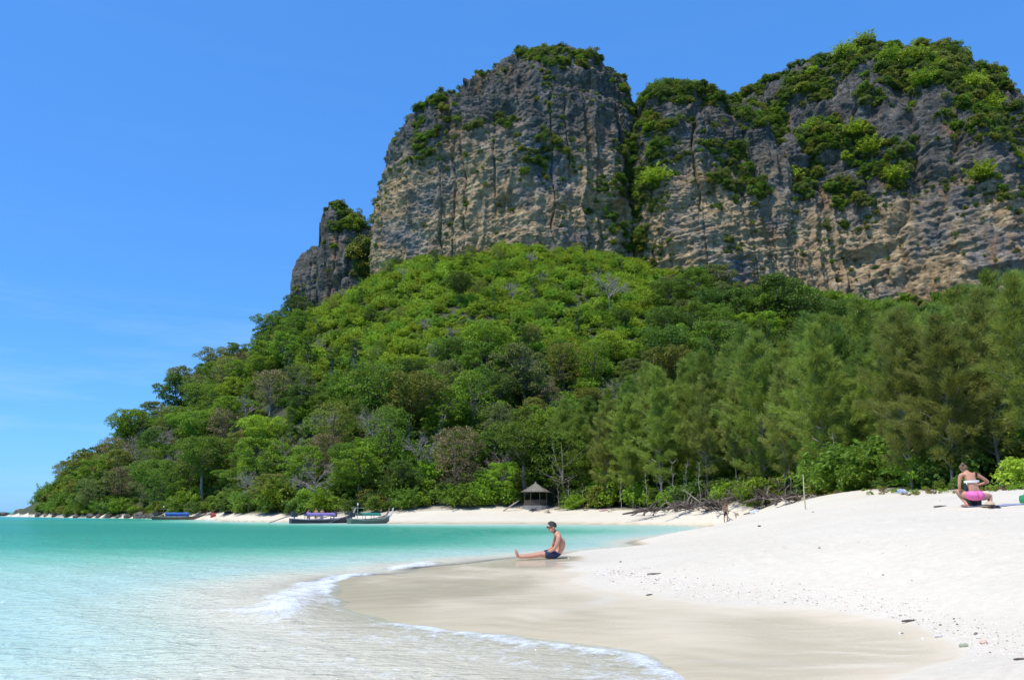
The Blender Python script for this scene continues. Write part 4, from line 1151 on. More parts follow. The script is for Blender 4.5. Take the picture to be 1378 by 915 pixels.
BANK = ((886, 698, 81, .2, 3.4), (905, 692, 81, 2.7, 2.6), (928, 688, 79, .5, 3.0), (950, 684, 77, 2.9, 2.6), (968, 683, 76, -.3, 2.4), (1003, 685, 75, .4, 2.2), (1022, 684, 67, 2.5, 2.6), (1040, 680, 65, .1, 2.2), (1056, 677, 61, 2.8, 1.8), (915, 689, 84, 1.4, 2.2), (940, 686, 82, 4.4, 2.2), (985, 682, 79, 1.2, 2.2), (1012, 682, 73, 4.0, 2.0), (1030, 681, 70, 1.8, 2.0), (1048, 677, 66, 3.6, 1.8))
DL = ('long fallen trunk with roots reaching down to the water', 'uprooted stump at the left end of the driftwood bank', 'dark root mass beside the lowest fallen trunk', 'dark root plate left of the standing bather', 'root plate right behind the standing bather', 'uprooted stump just right of the standing bather', 'dark root mass behind the white bag', 'root mass under the bright green bush', 'small root mass at the upper end of the bank near the pole', 'tangled roots above the lowest fallen trunk', 'tangled roots at the shrub edge left of the standing bather', 'tangled roots at the shrub edge behind the standing bather', 'tangled roots between the standing bather and the white bag', 'dense dark roots directly above the white bag', 'tangled roots below the bright bush near the bank top')
for i, (px, py, Y, rz, L) in enumerate(BANK):
    x, y, _ = P(px, py, Y); root_stump('uprooted_stump', x, y, rz, L, DL[i], 90 + i)
# loose branches along the back of the far beach
rg = np.random.default_rng(5); zones = {'below the driftwood bank': (880, 1060), 'on the far beach by the hut': (690, 860), 'on the crest near the pole': (1065, 1110)}
for nm, (a, b) in zones.items():
    for i in range(60 if a == 880 else 12):
        px = rg.uniform(a, b); s_ = (px - PW / 2) / F; Y = float(veg_y(s_ / math.cos(PITCH))) - rg.uniform(-1.0, 2.2)
        x = P(px, 688, Y)[0]; mb = MB(); L = rg.uniform(.5, 1.6)
        pts = [np.array([-L / 2, 0, .03]), np.array([0, rg.normal() * .12, .06 + rg.uniform(0, .18)]), np.array([L / 2, rg.normal() * .15, .03 + rg.uniform(0, .35)])]
        mb.tube([tuple(p) for p in pts], [.05, .04, .012], 5)
        for q in range(2):
            st = pts[1] * .5 + pts[2] * .5 * q; mb.tube([tuple(st), tuple(st + np.array([rg.uniform(.1, .4), rg.normal() * .25, rg.uniform(.05, .4)]))], [.025, .008], 4)
        o = mb.build('driftwood_branch', M_DRIFT if i % 3 else M_DRIFT_P, label=f'dry broken branch {nm}', cat='branch', group=f'branches {nm}')
        o.location = (x, Y, gz(x, Y)); o.rotation_euler = (0, 0, rg.uniform(0, 6.28))
# log floating at the waterline and small sticks on the dry beach
def log(px, py, z, L, r, rz, lab, mat=None, zoff=0, Y=None):
    x, y, _ = P0(px, py, z) if Y is None else P(px, py, Y); mb = MB()
    mb.tube([(-L / 2, 0, 0), (-L * .15, .03 * L, r * .2), (L * .2, -.02 * L, r * .3), (L / 2, .03 * L, r * .1)], [r * .7, r, r * .9, r * .4], 7)
    mb.tube([(L * .1, 0, 0), (L * .28, .14 * L, r * 1.3)], [r * .4, r * .15], 5)
    o = mb.build('stick' if L < 1 else 'log', mat or M_DRIFT, label=lab, cat='stick' if L < 1 else 'log'); o.location = (x, y, max(gz(x, y), 0) + r * .5 + zoff); o.rotation_euler = (0, 0, rz); return o
log(944, 705.5, 0.0, 2.3, .11, .1, 'dark log lying at the edge of the bay')
log(687, 684, 0, 2.6, .09, 2.4, 'pale pole leaning at the back of the beach left of the hut', M_DRIFT_P, .5, Y=99).rotation_euler = (0, -.55, .3)
log(882, 769, .3, .26, .012, .05, 'thin dark stick on the sand near the sitting person')
log(874, 796, .16, .10, .010, .4, 'short twig at the edge of the wet sand')
log(1221, 786, .48, .20, .012, .2, 'forked brown twig on the dry sand above the shell line')
log(1372, 877, .27, .09, .008, .0, 'short twig at the corner of the dry sand')
log(1268, 683, 0, .5, .03, .3, 'small dark stick on the sand left of the squatting person', Y=21)

# pebble and shell wrack line
m = Mat('pebble'); oi = m.node('ShaderNodeObjectInfo').outputs['Random']
pc = m.ramp(oi, [(.0, (.74, .70, .63)), (.3, (.66, .57, .47)), (.48, (.72, .52, .42)), (.62, (.42, .37, .31)), (.78, (.14, .12, .10)), (.86, (.80, .77, .72)), (1.0, (.55, .50, .40))], 'CONSTANT')
M_PEB = m.surf(m.principled(pc, .7))
def pebble_mesh(seed):
    import bmesh
    bm = bmesh.new(); bmesh.ops.create_icosphere(bm, subdivisions=2, radius=1); rg = np.random.default_rng(seed)
    V = np.array([v.co[:] for v in bm.verts]); d = 1 + .28 * vnoise(V[:, 0] * 1.3 + seed * 3, V[:, 1] * 1.3, V[:, 2] * 1.3)
    for v, k in zip(bm.verts, d): v.co *= float(k); v.co.z *= .55; v.co.y *= .8
    me = bpy.data.meshes.new('pebble'); bm.to_mesh(me); bm.free(); return me
PEBM = [pebble_mesh(i) for i in range(4)]
WR = [P0(a, b, z)[:2] for a, b, z in ((815, 768, .16), (850, 778, .2), (930, 790, .22), (1040, 797, .24), (1150, 806, .24), (1230, 818, .24), (1290, 835, .24), (1350, 860, .24), (1400, 878, .25))]
n = 3200; seg = rng.uniform(0, len(WR) - 1, n); i0 = seg.astype(int); t = seg - i0; W = np.array(WR)
xy = W[i0] * (1 - t[:, None]) + W[i0 + 1] * t[:, None]
off = rng.normal(size=(n, 2)) * np.array([.30, .62]) * (.35 + .65 * rng.uniform(0, 1, (n, 1))); xy = xy + off + np.array([.05, .25])
n2_ = 900; r_ = rng.uniform(5.2, 30, n2_); a_ = rng.uniform(.10, .60, n2_); xy = np.r_[xy, np.c_[r_ * a_, r_]]
zg = ground_z(xy[:, 0], xy[:, 1]); ok = (zg > .12); xy, zg = xy[ok], zg[ok]
sz_ = np.exp(rng.normal(math.log(.0045), .45, len(xy))) * np.clip(np.hypot(xy[:, 0], xy[:, 1]) / 8, .7, 1.6)
scatter_stuff('pebbles', np.c_[xy, zg + .001], sz_, [(q, M_PEB) for q in PEBM], 'line of small shells and pebbles along the edge of the dry sand', 'pebbles', .3)
def stone(px, py, z, s, col, lab, k=0, Y=None, cat='stone', nm='beach_stone'):
    x, y, _ = P0(px, py, z) if Y is None else P(px, py, Y)
    o = bpy.data.objects.new(nm, with_mat(PEBM[k % 4], simple('stone_' + str(px), col, .8, .3, 8, .3))); COL.objects.link(o)
    o.location = (x, y, gz(x, y) + s * .25); o.scale = (s, s, s); o.rotation_euler = (0, 0, k * 1.3); o['label'] = lab; o['category'] = cat
stone(1295, 856, .2, .038, (.36, .38, .27), 'greenish stone at the edge of the wet sand', 0)
stone(1323, 855, .21, .035, (.66, .44, .33), 'orange pink shell fragment beside the greenish stone', 1, cat='shell', nm='shell_fragment')
stone(1262, 848, .17, .035, (.60, .58, .55), 'flat whitish stone where wet and dry sand meet', 2)
stone(1312, 841, .24, .02, (.20, .18, .15), 'dark upright pebble above the greenish stone', 3)
for px, py, k, lab in ((1283, 824, 0, 'upper of two dark pebbles close together on the shell line'), (1287, 829, 1, 'lower of two dark pebbles close together on the shell line'), (1264, 826, 2, 'dark pebble left of the close pair on the shell line'), (1212, 827, 3, 'dark pebble at the wet edge of the shell line'), (835, 753, 0, 'dark pebble near the sitting person'), (1103, 740, 1, 'lone dark pebble high on the smooth dry sand'), (1190, 793, 2, 'dark pebble below the forked twig')):
    stone(px, py, .25 if py > 780 else (.24 if px < 900 else .62), (.014 if py > 780 else .028), (.13, .11, .09), lab, k)
for px, py, lab in ((765, 749, 'small white shell on the wet sand beside the sitting person'), (1241, 852, 'pale shell half sunk in the wet sand'), (1210, 843, 'small white shell on the wet flat below the shell line')):
    stone(px, py, .14, .018, (.82, .80, .75), lab, 1, cat='shell', nm='shell')
# small dark scraps on the upper beach
for px, py, Y, lab in ((1095, 697, 33, 'small dark scrap of wood high on the open sand'), (1022, 711, 27, 'small dark scrap of wood above the bay tip')):
    stone(px, py, 0, .06, (.10, .09, .09), lab, 2, Y=Y, cat='wood scrap', nm='wood_scrap')

# ------------------------------------------------------------------ thatched hut
M_THATCH = simple('grey_thatch', (.21, .19, .16), .95, .45, 6, .8)
M_POST = simple('hut_post', (.09, .07, .055), .9, .3, 5, .4)
M_PLINTH = simple('hut_plinth', (.22, .215, .21), .9, .2, 3, .3)
M_PANEL = simple('hut_panel', (.065, .052, .042), .9, .3, 5, .4)
hx, hy, _ = HUT; hz = gz(hx, hy)
hut = bpy.data.objects.new('beach_hut', None); COL.objects.link(hut); hut.location = (hx, hy, hz)
hut.scale = (.9, .9, .9)
hut['label'] = 'small round thatched hut at the back of the far beach'; hut['category'] = 'hut'
rgh = np.random.default_rng(44)
V, Fq = [], []
for k in range(2600):
    a = rgh.uniform(0, 2 * math.pi); u = rgh.uniform(0, 1) ** .6
    L = rgh.uniform(.45, .8); r0 = max(.03, 2.12 * u - L * .75); r1 = r0 + L * .82; lift = rgh.uniform(0, .05)
    zf = lambda r: 3.25 - .72 * r + .06 * r * r
    w_ = .035; da = w_ / max(r1, .2)
    b0 = len(V)
    jit = rgh.normal() * .04
    for r, aa, dz in ((r0, a - da, 0), (r0, a + da, 0), (r1, a + da * .7 + jit, 0), (r1, a - da * .7 + jit, 0)):
        V.append((r * math.cos(aa), r * math.sin(aa), zf(r) + lift + .03))
    Fq.append((b0, b0 + 1, b0 + 2, b0 + 3))
ns_ = 20; b0 = len(V)
for r in (0.0, .7, 1.4, 2.05):
    for k in range(ns_):
        a = 2 * math.pi * k / ns_; V.append((r * math.cos(a), r * math.sin(a), 3.25 - .72 * r + .06 * r * r))
for j in range(3):
    for k in range(ns_): Fq.append((b0 + j * ns_ + k, b0 + j * ns_ + (k + 1) % ns_, b0 + (j + 1) * ns_ + (k + 1) % ns_, b0 + (j + 1) * ns_ + k))
me = bpy.data.meshes.new('roof'); me.from_pydata(V, [], Fq); me.update(); rf = obj('roof', me, M_THATCH, hut)
mb = MB(); mb.tube([(0, 0, 3.1), (0, 0, 3.36), (0, 0, 3.48)], [.16, .12, .03], 8); mb.build('roof_cap', M_THATCH, rf)
for k in range(8):
    a = 2 * math.pi * (k + .4) / 8; mb = MB(); mb.tube([(1.6 * math.cos(a), 1.6 * math.sin(a), .1), (1.6 * math.cos(a), 1.6 * math.sin(a), 2.3)], .06, 6); mb.build('post', M_POST, hut)
mb = MB(); mb.tube([(0, 0, -.6), (0, 0, .28)], [1.85, 1.8], 16); mb.build('plinth', M_PLINTH, hut)
for k in (3, 4, 5, 6, 7, 0):
    a0, a1 = 2 * math.pi * (k + .4) / 8, 2 * math.pi * (k + 1.4) / 8
    p0, p1 = Vector((1.6 * math.cos(a0), 1.6 * math.sin(a0), 0)), Vector((1.6 * math.cos(a1), 1.6 * math.sin(a1), 0))
    d = (p1 - p0); mb = MB(); mb.box((p0 + p1) / 2 + Vector((0, 0, .66)), (d.length - .14, .05, .72), Matrix.Rotation(math.atan2(d.y, d.x), 3, 'Z')); mb.build('wall_panel', M_PANEL, hut)
mb = MB(); mb.box((-.6, -2.05, .02), (1.0, .5, .26)); mb.build('step', M_PLINTH, hut)

# bamboo pole on the crest, white bag by the roots, rubbish
x, y, _ = P(1084, 688, 40); z = gz(x, y)
mb = MB(); Hh = 1.66
pts = [(.01 * math.sin(i), 0, -.3 + (Hh + .3) * i / 9) for i in range(10)]; mb.tube(pts, [.034 - .001 * i for i in range(10)], 8)
for i in range(1, 9): mb.tube([(pts[i][0], 0, pts[i][2] - .015), (pts[i][0], 0, pts[i][2] + .015)], .039 - .001 * i, 8)
o = mb.build('bamboo_pole', simple('bamboo', (.50, .43, .25), .6, .2, 4, .2), label='upright bamboo pole standing in the sand at the top of the beach', cat='pole'); o.location = (x, y, z)
def crumple(name, px, py, Y, sx, col, lab, cat, sz=.6, seed=1):
    import bmesh
    x, y, _ = P(px, py, Y); bm = bmesh.new(); bmesh.ops.create_icosphere(bm, subdivisions=4, radius=1)
    V = np.array([v.co[:] for v in bm.verts]); d = 1 + .35 * fbm(V[:, 0] * 1.6 + seed, V[:, 1] * 1.6, V[:, 2] * 1.6, 3, .6)
    for v, k in zip(bm.verts, d): v.co *= float(k); v.co.z = max(v.co.z, -.25) * sz
    me = bpy.data.meshes.new(name); bm.to_mesh(me); bm.free()
    o = obj(name, me, simple(name + '_cloth', col, .6, .15, 5, .3), label=lab, cat=cat); o.location = (x, y, gz(x, y) + sx * .12); o.scale = (sx, sx * .7, sx); return o
crumple('plastic_bag', 1016, 691, 64, .34, (.70, .74, .84), 'crumpled white plastic bag lying below the roots', 'bag', seed=3)
crumple('plastic_bag', 1213, 662, 41, .24, (.45, .52, .66), 'small bluish bag lying at the edge of the undergrowth', 'bag', seed=4)
crumple('red_cloth', 287, 691, 129, .42, (.32, .04, .03), 'red bundle of cloth under the trees right of the blue-roofed boat', 'cloth', 1.3, seed=5)
crumple('cloth', 812, 690, 93, .5, (.72, .42, .40), 'pink cloth spread on the far beach right of the hut', 'cloth', .16, seed=6)

# ------------------------------------------------------------------ long-tail boats
def loft(stations, closed=False):
    """stations: list of lists of points"""
    n = len(stations[0]); v = [p for s in stations for p in s]; f = []
    for i in range(len(stations) - 1):
        for k in range(n - 1): f.append((i * n + k, i * n + k + 1, (i + 1) * n + k + 1, (i + 1) * n + k))
    return v, f
def longtail(px, py, Y, rz, L, hullc, roofc, prowc, lab, trim, skirt=None, mast=False, roof=True, z0=-.12):
    x, y, _ = P(px, py, Y)
    e = bpy.data.objects.new('longtail_boat', None); COL.objects.link(e); e.location = (x, y, z0); e.rotation_euler = (0, 0, rz)
    e['label'] = lab; e['category'] = 'boat'; e['group'] = 'long-tail boats moored along the far beach'
    mk = lambda n, c, r=.6: simple(f'{n}_{px}', c, r, .2, 3, .2)
    mh, mt, mr, mp = mk('hull', hullc), mk('trim', trim), mk('roof', roofc, .5), mk('prow', prowc)
    ts = np.linspace(0, 1, 17); B = .78
    bread = lambda t: B * (1 - max(0, (t - .45) / .55) ** 2.2) * (.72 + .28 * min(1, t / .3))
    sheer = lambda t: .50 + .45 * max(0, (t - .55) / .45) ** 2.4 + .10 * max(0, (.25 - t) / .25)
    keel = lambda t: -.18 + .55 * max(0, (t - .7) / .3) ** 2
    out, inn = [], []
    for t in ts:
        X = (t - .5) * L; b = max(.03, bread(t)); s_, k_ = sheer(t), keel(t)
        prof = [(-1, s_), (-.93, s_ * .55 + k_ * .45), (-.62, k_ * .85 + s_ * .15), (0, k_), (.62, k_ * .85 + s_ * .15), (.93, s_ * .55 + k_ * .45), (1, s_)]
        out.append([(X, b * p, z) for p, z in prof])
        inn.append([(X, max(.0, b - .05) * p, max(z, k_ + .06) - (.002 if abs(p) == 1 else -.05)) for p, z in prof])
    mb = MB(); v, f = loft(out); mb.add(v, f); v, f = loft(inn); mb.add(v, [tuple(reversed(q)) for q in f])
    nb = len(mb.v); tr = out[0]; mb.add(tr, [tuple(range(7))])
    mb.build('hull', mh, e, True)
    for sgn in (0, 6):
        mb = MB(); mb.tube([(p[sgn][0], p[sgn][1] * 1.01, p[sgn][2] + .02) for p in out], .045, 6); mb.build('gunwale', mt, e)
    xb = L / 2; mb = MB()
    mb.tube([(xb - .25, 0, sheer(1) - .45), (xb + .15, 0, sheer(1) + .05), (xb + .36, 0, sheer(1) + .45), (xb + .45, 0, sheer(1) + .78)], [.11, .10, .085, .07], 8); mb.build('prow_post', mp, e)
    for t in (.3, .45, .6, .72):
        mb = MB(); mb.box(((t - .5) * L, 0, .42), (.24, bread(t) * 1.85, .04)); mb.build('thwart', mt, e)
    if roof:
        posts = []; r0, r1 = -.26 * L, .20 * L; zt = 1.06
        for X in np.linspace(r0 + .1, r1 - .1, 3):
            for sg in (-1, 1):
                mb = MB(); mb.tube([(X, sg * .66, .55), (X, sg * .66, zt)], .03, 5); posts.append(mb.build('canopy_post', mt, None))
        st = [[(X, yy, zt + .16 * (1 - (yy / .85) ** 2)) for yy in np.linspace(-.85, .85, 9)] for X in np.linspace(r0, r1, 7)]
        st2 = [[(p[0], p[1], p[2] - .05) for p in s] for s in st]
        mb = MB(); v, f = loft(st); mb.add(v, f); v, f = loft(st2); mb.add(v, f)
        for sg in (-1, 1): mb.box(((r0 + r1) / 2, sg * .85, zt - .05), (r1 - r0, .03, .16))
        cn = mb.build('canopy', mr, e)
        for q in posts: q.parent = cn
        if skirt:
            for sg in (-1, 1):
                mb = MB(); mb.box(((r0 + r1) / 2, sg * .80, zt - .26), ((r1 - r0) * .92, .025, .4)); mb.build('side_curtain', mk('curtain', skirt), cn)
    # engine on its pivot with the long propeller shaft
    xe = -L * .44; mb = MB(); mb.box((xe, 0, 1.0), (.62, .42, .42)); mb.box((xe - .1, 0, 1.26), (.34, .34, .16)); mb.tube([(xe + .1, .26, 1.05), (xe + .1, .26, 1.45)], .05, 6); mb.tube([(xe, 0, .55), (xe, 0, .85)], .07, 8)
    en = mb.build('engine', mk('engine', (.05, .05, .055), .5), e)
    mb = MB(); mb.tube([(xe - .3, 0, .95), (xe - 1.6, 0, .55), (xe - 2.6, 0, .18)], [.05, .045, .035], 6); mb.build('propeller_shaft', mk('shaft', (.10, .10, .10), .4), en)
    mb = MB(); mb.tube([(xe + .3, 0, 1.1), (xe + 1.2, .1, 1.35)], .03, 5); mb.build('tiller', mk('tiller', (.2, .16, .1)), en)
    if mast:
        mb = MB(); mb.tube([(-L * .30, 0, .5), (-L * .30, 0, 2.0)], .03, 5); ms = mb.build('mast', mt, e)
        mb = MB(); mb.tube([(-L * .30 - .7, 0, 1.72), (-L * .30 + .7, 0, 1.7)], .03, 5); mb.build('yard', mt, ms)
        mb = MB(); mb.tube([(-L * .30, 0, 2.0), (-L * .30, 0, 2.22)], [.09, .07], 8); mb.build('lamp', mk('lamp', (.75, .75, .75)), ms)
    return e
longtail(240, 699.5, 131, .28, 7.6, (.13, .095, .06), (.035, .14, .42), (.28, .12, .06), 'wooden long-tail boat with blue canopy and tall brown prow', (.20, .15, .10), (.03, .07, .30), True)
longtail(432, 704.5, 90, .50, 6.6, (.035, .03, .045), (.26, .18, .44), (.40, .38, .36), 'dark long-tail boat with purple canopy moored by the beach', (.34, .30, .36), None, False)
longtail(482, 702.5, 95, .35, 6.2, (.13, .095, .065), (.3, .2, .1), (.20, .14, .09), 'open brown wooden boat without canopy between the two roofed boats', (.28, .25, .21), None, False, False)
longtail(497, 705, 87.5, .62, 4.6, (.09, .15, .11), (.02, .22, .16), (.55, .57, .58), 'small green and white boat with green canopy and white prow', (.34, .37, .33), None, True)

# ------------------------------------------------------------------ people
m = Mat('skin'); c = m.coord(); cc = m.ramp(m.noise(c, 9, 4), [(.3, (.48, .235, .145)), (.7, (.56, .29, .185))])
M_SKIN = m.surf(m.principled(cc, .55, **{'Subsurface Weight': .0, 'Specular IOR Level': .4}))
M_SKIN_D = simple('skin_tanned', (.30, .16, .10), .55, .12, 9, .05)
M_HAIR = simple('hair_dark', (.028, .02, .015), .6, .4, 30, .6)
M_HAIRB = simple('hair_brown', (.17, .105, .055), .6, .4, 30, .6)
M_NAVY = simple('navy_cloth', (.012, .022, .075), .7, .4, 14, .4)
M_PINK = simple('pink_cloth', (.80, .16, .42), .7, .1, 14, .3)
M_WHITE = simple('white_cloth', (.78, .77, .76), .7, .05, 14, .3)
M_BLACK = simple('black_cloth', (.02, .02, .024), .6, .3, 14, .3)

def skin_mesh(name, chains, sub=2, root=None):
    """chains: lists of (key, (x,y,z), (rx,ry)) ; equal keys are shared joints. One continuous skinned surface."""
    idx, V, Rd, E = {}, [], [], []
    for ch in chains:
        prev = None
        for key, p, r in ch:
            if key not in idx:
                idx[key] = len(V); V.append(p); Rd.append(r if hasattr(r, '__len__') else (r, r))
            if prev is not None: E.append((prev, idx[key]))
            prev = idx[key]
    me = bpy.data.meshes.new(name); me.from_pydata(V, E, []); me.update()
    o = bpy.data.objects.new(name, me); COL.objects.link(o)
    md = o.modifiers.new('skin', 'SKIN'); md.use_smooth_shade = True; md.branch_smoothing = .6
    sv = me.skin_vertices[0].data
    for i, r in enumerate(Rd): sv[i].radius = r; sv[i].use_root = False
    # one root per connected island
    comp = list(range(len(V)))
    def find(a):
        while comp[a] != a: a = comp[a]
        return a
    for a, b in E: comp[find(a)] = find(b)
    seen = set()
    for i in range(len(V)):
        if find(i) not in seen: seen.add(find(i)); sv[i].use_root = True
    ss = o.modifiers.new('sub', 'SUBSURF'); ss.levels = sub; ss.render_levels = sub
    dg = bpy.context.evaluated_depsgraph_get(); dg.update()
    nm = bpy.data.meshes.new_from_object(o.evaluated_get(dg)); nm.name = name
    bpy.data.objects.remove(o); bpy.data.meshes.remove(me)
    nm.polygons.foreach_set('use_smooth', np.ones(len(nm.polygons), bool)); nm.materials.clear()
    return nm

def fingers(key, wrist, d, up, palm=.085, spread=.017, curl=.35, r=.0095):
    """palm and five fingers as chains: d points along the hand, up out of its back"""
    d, up = Vector(d).normalized(), Vector(up).normalized(); sd = d.cross(up).normalized(); w = Vector(wrist); out = []
    kn = w + d * palm
    out.append([(key + 'w', tuple(w), (.026, .02)), (key + 'p1', tuple(w + d * palm * .5), (.036, .017)), (key + 'p2', tuple(kn), (.036, .014))])
    for k, (o_, l) in enumerate(((-1.5, .062), (-.5, .075), (.5, .078), (1.5, .070))):
        b = kn + sd * o_ * spread - d * .02; m1 = b + d * (.02 + l * .5) - up * l * curl * .25; t = m1 + d * l * .42 - up * l * curl * .9
        out.append([(f'{key}f{k}a', tuple(b), r), (f'{key}f{k}b', tuple(m1), r * .95), (f'{key}f{k}c', tuple(t), r * .75)])
    b = w + d * .03 + sd * .028; m1 = b + d * .035 + sd * .022; t = m1 + d * .03 + sd * .004 - up * .012
    out.append([(key + 't0', tuple(b), r * 1.15), (key + 't1', tuple(m1), r * 1.05), (key + 't2', tuple(t), r * .8)])
    return out

def person_root(px, py, Y, rz, lab, grp=None, z=None):
    x, y, _ = P(px, py, Y)
    e = bpy.data.objects.new('person', None); COL.objects.link(e); e.location = (x, y, gz(x, y) if z is None else z); e.rotation_euler = (0, 0, rz)
    e['label'] = lab; e['category'] = 'person'
    if grp: e['group'] = grp
    return e

def hair_cap(name, c, r, axis, mat, parent, sc=(1, 1, 1), cut=-.05, seed=1, face=(0, 0, 0), fcut=.45):
    """a cap of hair: part of a roughened sphere, open at the face"""
    import bmesh
    bm = bmesh.new(); bmesh.ops.create_icosphere(bm, subdivisions=4, radius=1)
    ax, fc = Vector(axis).normalized(), Vector(face)
    dele = [v for v in bm.verts if v.co.dot(ax) < cut or (fc.length > 0 and v.co.dot(fc.normalized()) > fcut and v.co.dot(ax) < .62)]
    bmesh.ops.delete(bm, geom=dele, context='VERTS')
    V = np.array([v.co[:] for v in bm.verts]); d = 1 + .07 * fbm(V[:, 0] * 5 + seed, V[:, 1] * 5, V[:, 2] * 5, 3, .6)
    for v, k in zip(bm.verts, d): v.co *= float(k) * r; v.co.x *= sc[0]; v.co.y *= sc[1]; v.co.z *= sc[2]; v.co += Vector(c)
    bmesh.ops.solidify(bm, geom=bm.faces[:], thickness=.008)
    me = bpy.data.meshes.new(name); bm.to_mesh(me); bm.free()
    return obj(name, me, mat, parent)

# --- sitting person at the water's edge, facing left
sit = person_root(750, 747.6, 20.4, .10, 'bare-chested person in navy shorts sitting with legs stretched on the wet sand')
sit.scale = (1.12, 1.12, 1.12)
def seated():
    ch = [[('pel', (.03, 0, .10), (.145, .115)), ('lum', (.085, 0, .20), (.135, .11)), ('mid', (.09, 0, .31), (.145, .115)), ('che', (.055, 0, .42), (.16, .12)), ('nkb', (.0, 0, .515), (.085, .075)), ('nk', (-.055, 0, .565), .056), ('hd0', (-.10, 0, .61), (.072, .078)), ('hd1', (-.125, 0, .665), (.083, .098)), ('hd2', (-.13, 0, .715), (.07, .085))],
          [('hd0', 0, 0), ('chin', (-.165, 0, .585), .042)], [('hd0', 0, 0), ('nose', (-.212, 0, .64), .017)]]
    for s, k in ((-1, 'n'), (1, 'f')):
        ch.append([('nkb', 0, 0), ('sh' + k, (.02, .165 * s, .475), (.062, .07)), ('ua' + k, (-.02, .20 * s, .36), .05), ('el' + k, (-.075, .205 * s, .225), .041), ('fa' + k, (-.17, .16 * s, .165), .038), ('wr' + k, (-.265, .11 * s, .128), .026)])
        ch.append([('pel', 0, 0), ('hip' + k, (-.06, .095 * s, .088), (.088, .085)), ('th' + k, (-.22, .105 * s, .09), .078), ('kn' + k, (-.40, .10 * s, .088), .055), ('cf' + k, (-.55, .10 * s, .062), .054), ('an' + k, (-.80, .095 * s, .045), .034), ('he' + k, (-.855, .095 * s, .045), .036), ('ba' + k, (-.885, .11 * s, .12), (.036, .022)), ('toe' + k, (-.90, .125 * s, .195), (.032, .014))])
        ch += fingers('h' + k, (-.262, .11 * s, .129), (-1, -.35 * s, -.25), (.2, 0, 1))
    return skin_mesh('body', ch)
obj('body', seated(), M_SKIN, sit)
sh = [[('a', (.035, 0, .105), (.152, .118)), ('b', (.075, 0, .185), (.14, .112))]]
for s in (-1, 1): sh.append([('a', 0, 0), (f'h{s}', (-.06, .10 * s, .09), (.102, .098)), (f't{s}', (-.20, .11 * s, .094), .096), (f'u{s}', (-.31, .11 * s, .094), .09)])
obj('shorts', skin_mesh('shorts', sh), M_NAVY, sit)
hair_cap('hair', (-.118, 0, .682), .109, (.42, 0, .9), M_HAIR, sit, (1, .86, .98), .02, 2, (-1, 0, -.25), .62)
mb = MB(); mb.box((-.213, -.035, .662), (.02, .05, .034)); mb.box((-.213, .035, .662), (.02, .05, .034)); mb.box((-.16, -.083, .668), (.11, .008, .014)); mb.box((-.16, .083, .668), (.11, .008, .014)); mb.build('sunglasses', M_BLACK, sit)
for s in (-1, 1):
    mb = MB(); mb.tube([(-.10, .078 * s, .615), (-.092, .088 * s, .638), (-.098, .086 * s, .662)], [.010, .017, .011], 7); mb.build('ear', M_SKIN, sit, True)

# --- squatting person on the upper beach, seen from behind
sq = person_root(1318, 680, 19, 0, 'person in white bikini top and pink bottoms squatting on the upper beach')
def squat():
    ch = [[('pel', (-.06, .0, .235), (.18, .13)), ('wai', (-.065, .02, .39), (.135, .10)), ('rib', (-.085, .05, .54), (.148, .10)), ('che', (-.10, .08, .655), (.155, .10)), ('nkb', (-.13, .12, .755), (.075, .065)), ('nk', (-.145, .16, .80), .050), ('hd0', (-.15, .21, .835), (.068, .07)), ('hd1', (-.155, .235, .88), (.076, .085)), ('hd2', (-.155, .22, .925), .06)],
          [('hd0', 0, 0), ('chin', (-.15, .275, .80), .036)], [('hd1', 0, 0), ('nose', (-.155, .325, .855), .015)],
          [('nkb', 0, 0), ('shl', (-.285, .12, .715), .055), ('ual', (-.318, .13, .60), .042), ('ell', (-.335, .14, .46), .036), ('fal', (-.28, .24, .37), .032), ('wrl', (-.20, .34, .31), .023)],
          [('nkb', 0, 0), ('shr', (.075, .12, .725), .055), ('uar', (.22, .14, .65), .042), ('elr', (.375, .18, .56), .036), ('far', (.28, .28, .52), .032), ('wrr', (.17, .36, .49), .023)],
          [('pel', 0, 0), ('hpr', (.07, .07, .22), .10), ('thr', (.25, .17, .23), .092), ('knr', (.43, .28, .25), .058), ('cfr', (.37, .20, .15), .055), ('anr', (.28, .10, .06), .034), ('hlr', (.26, .06, .035), .033), ('bar', (.31, .19, .03), (.036, .022)), ('tor', (.335, .25, .02), (.034, .015))],
          [('pel', 0, 0), ('hpl', (-.17, .08, .225), .10), ('thl', (-.23, .26, .30), .085), ('knl', (-.25, .45, .38), .056), ('cfl', (-.23, .30, .22), .052), ('anl', (-.215, .14, .07), .033), ('hll', (-.21, .10, .035), .033), ('bal', (-.24, .24, .03), (.036, .022)), ('tol', (-.245, .31, .02), (.034, .015))]]
    ch += fingers('hl', (-.205, .335, .312), (.6, .6, -.5), (0, -.5, 1)) + fingers('hr', (.175, .357, .49), (-.8, .5, -.3), (0, -.3, 1))
    return skin_mesh('body', ch)
obj('body', squat(), M_SKIN, sq)
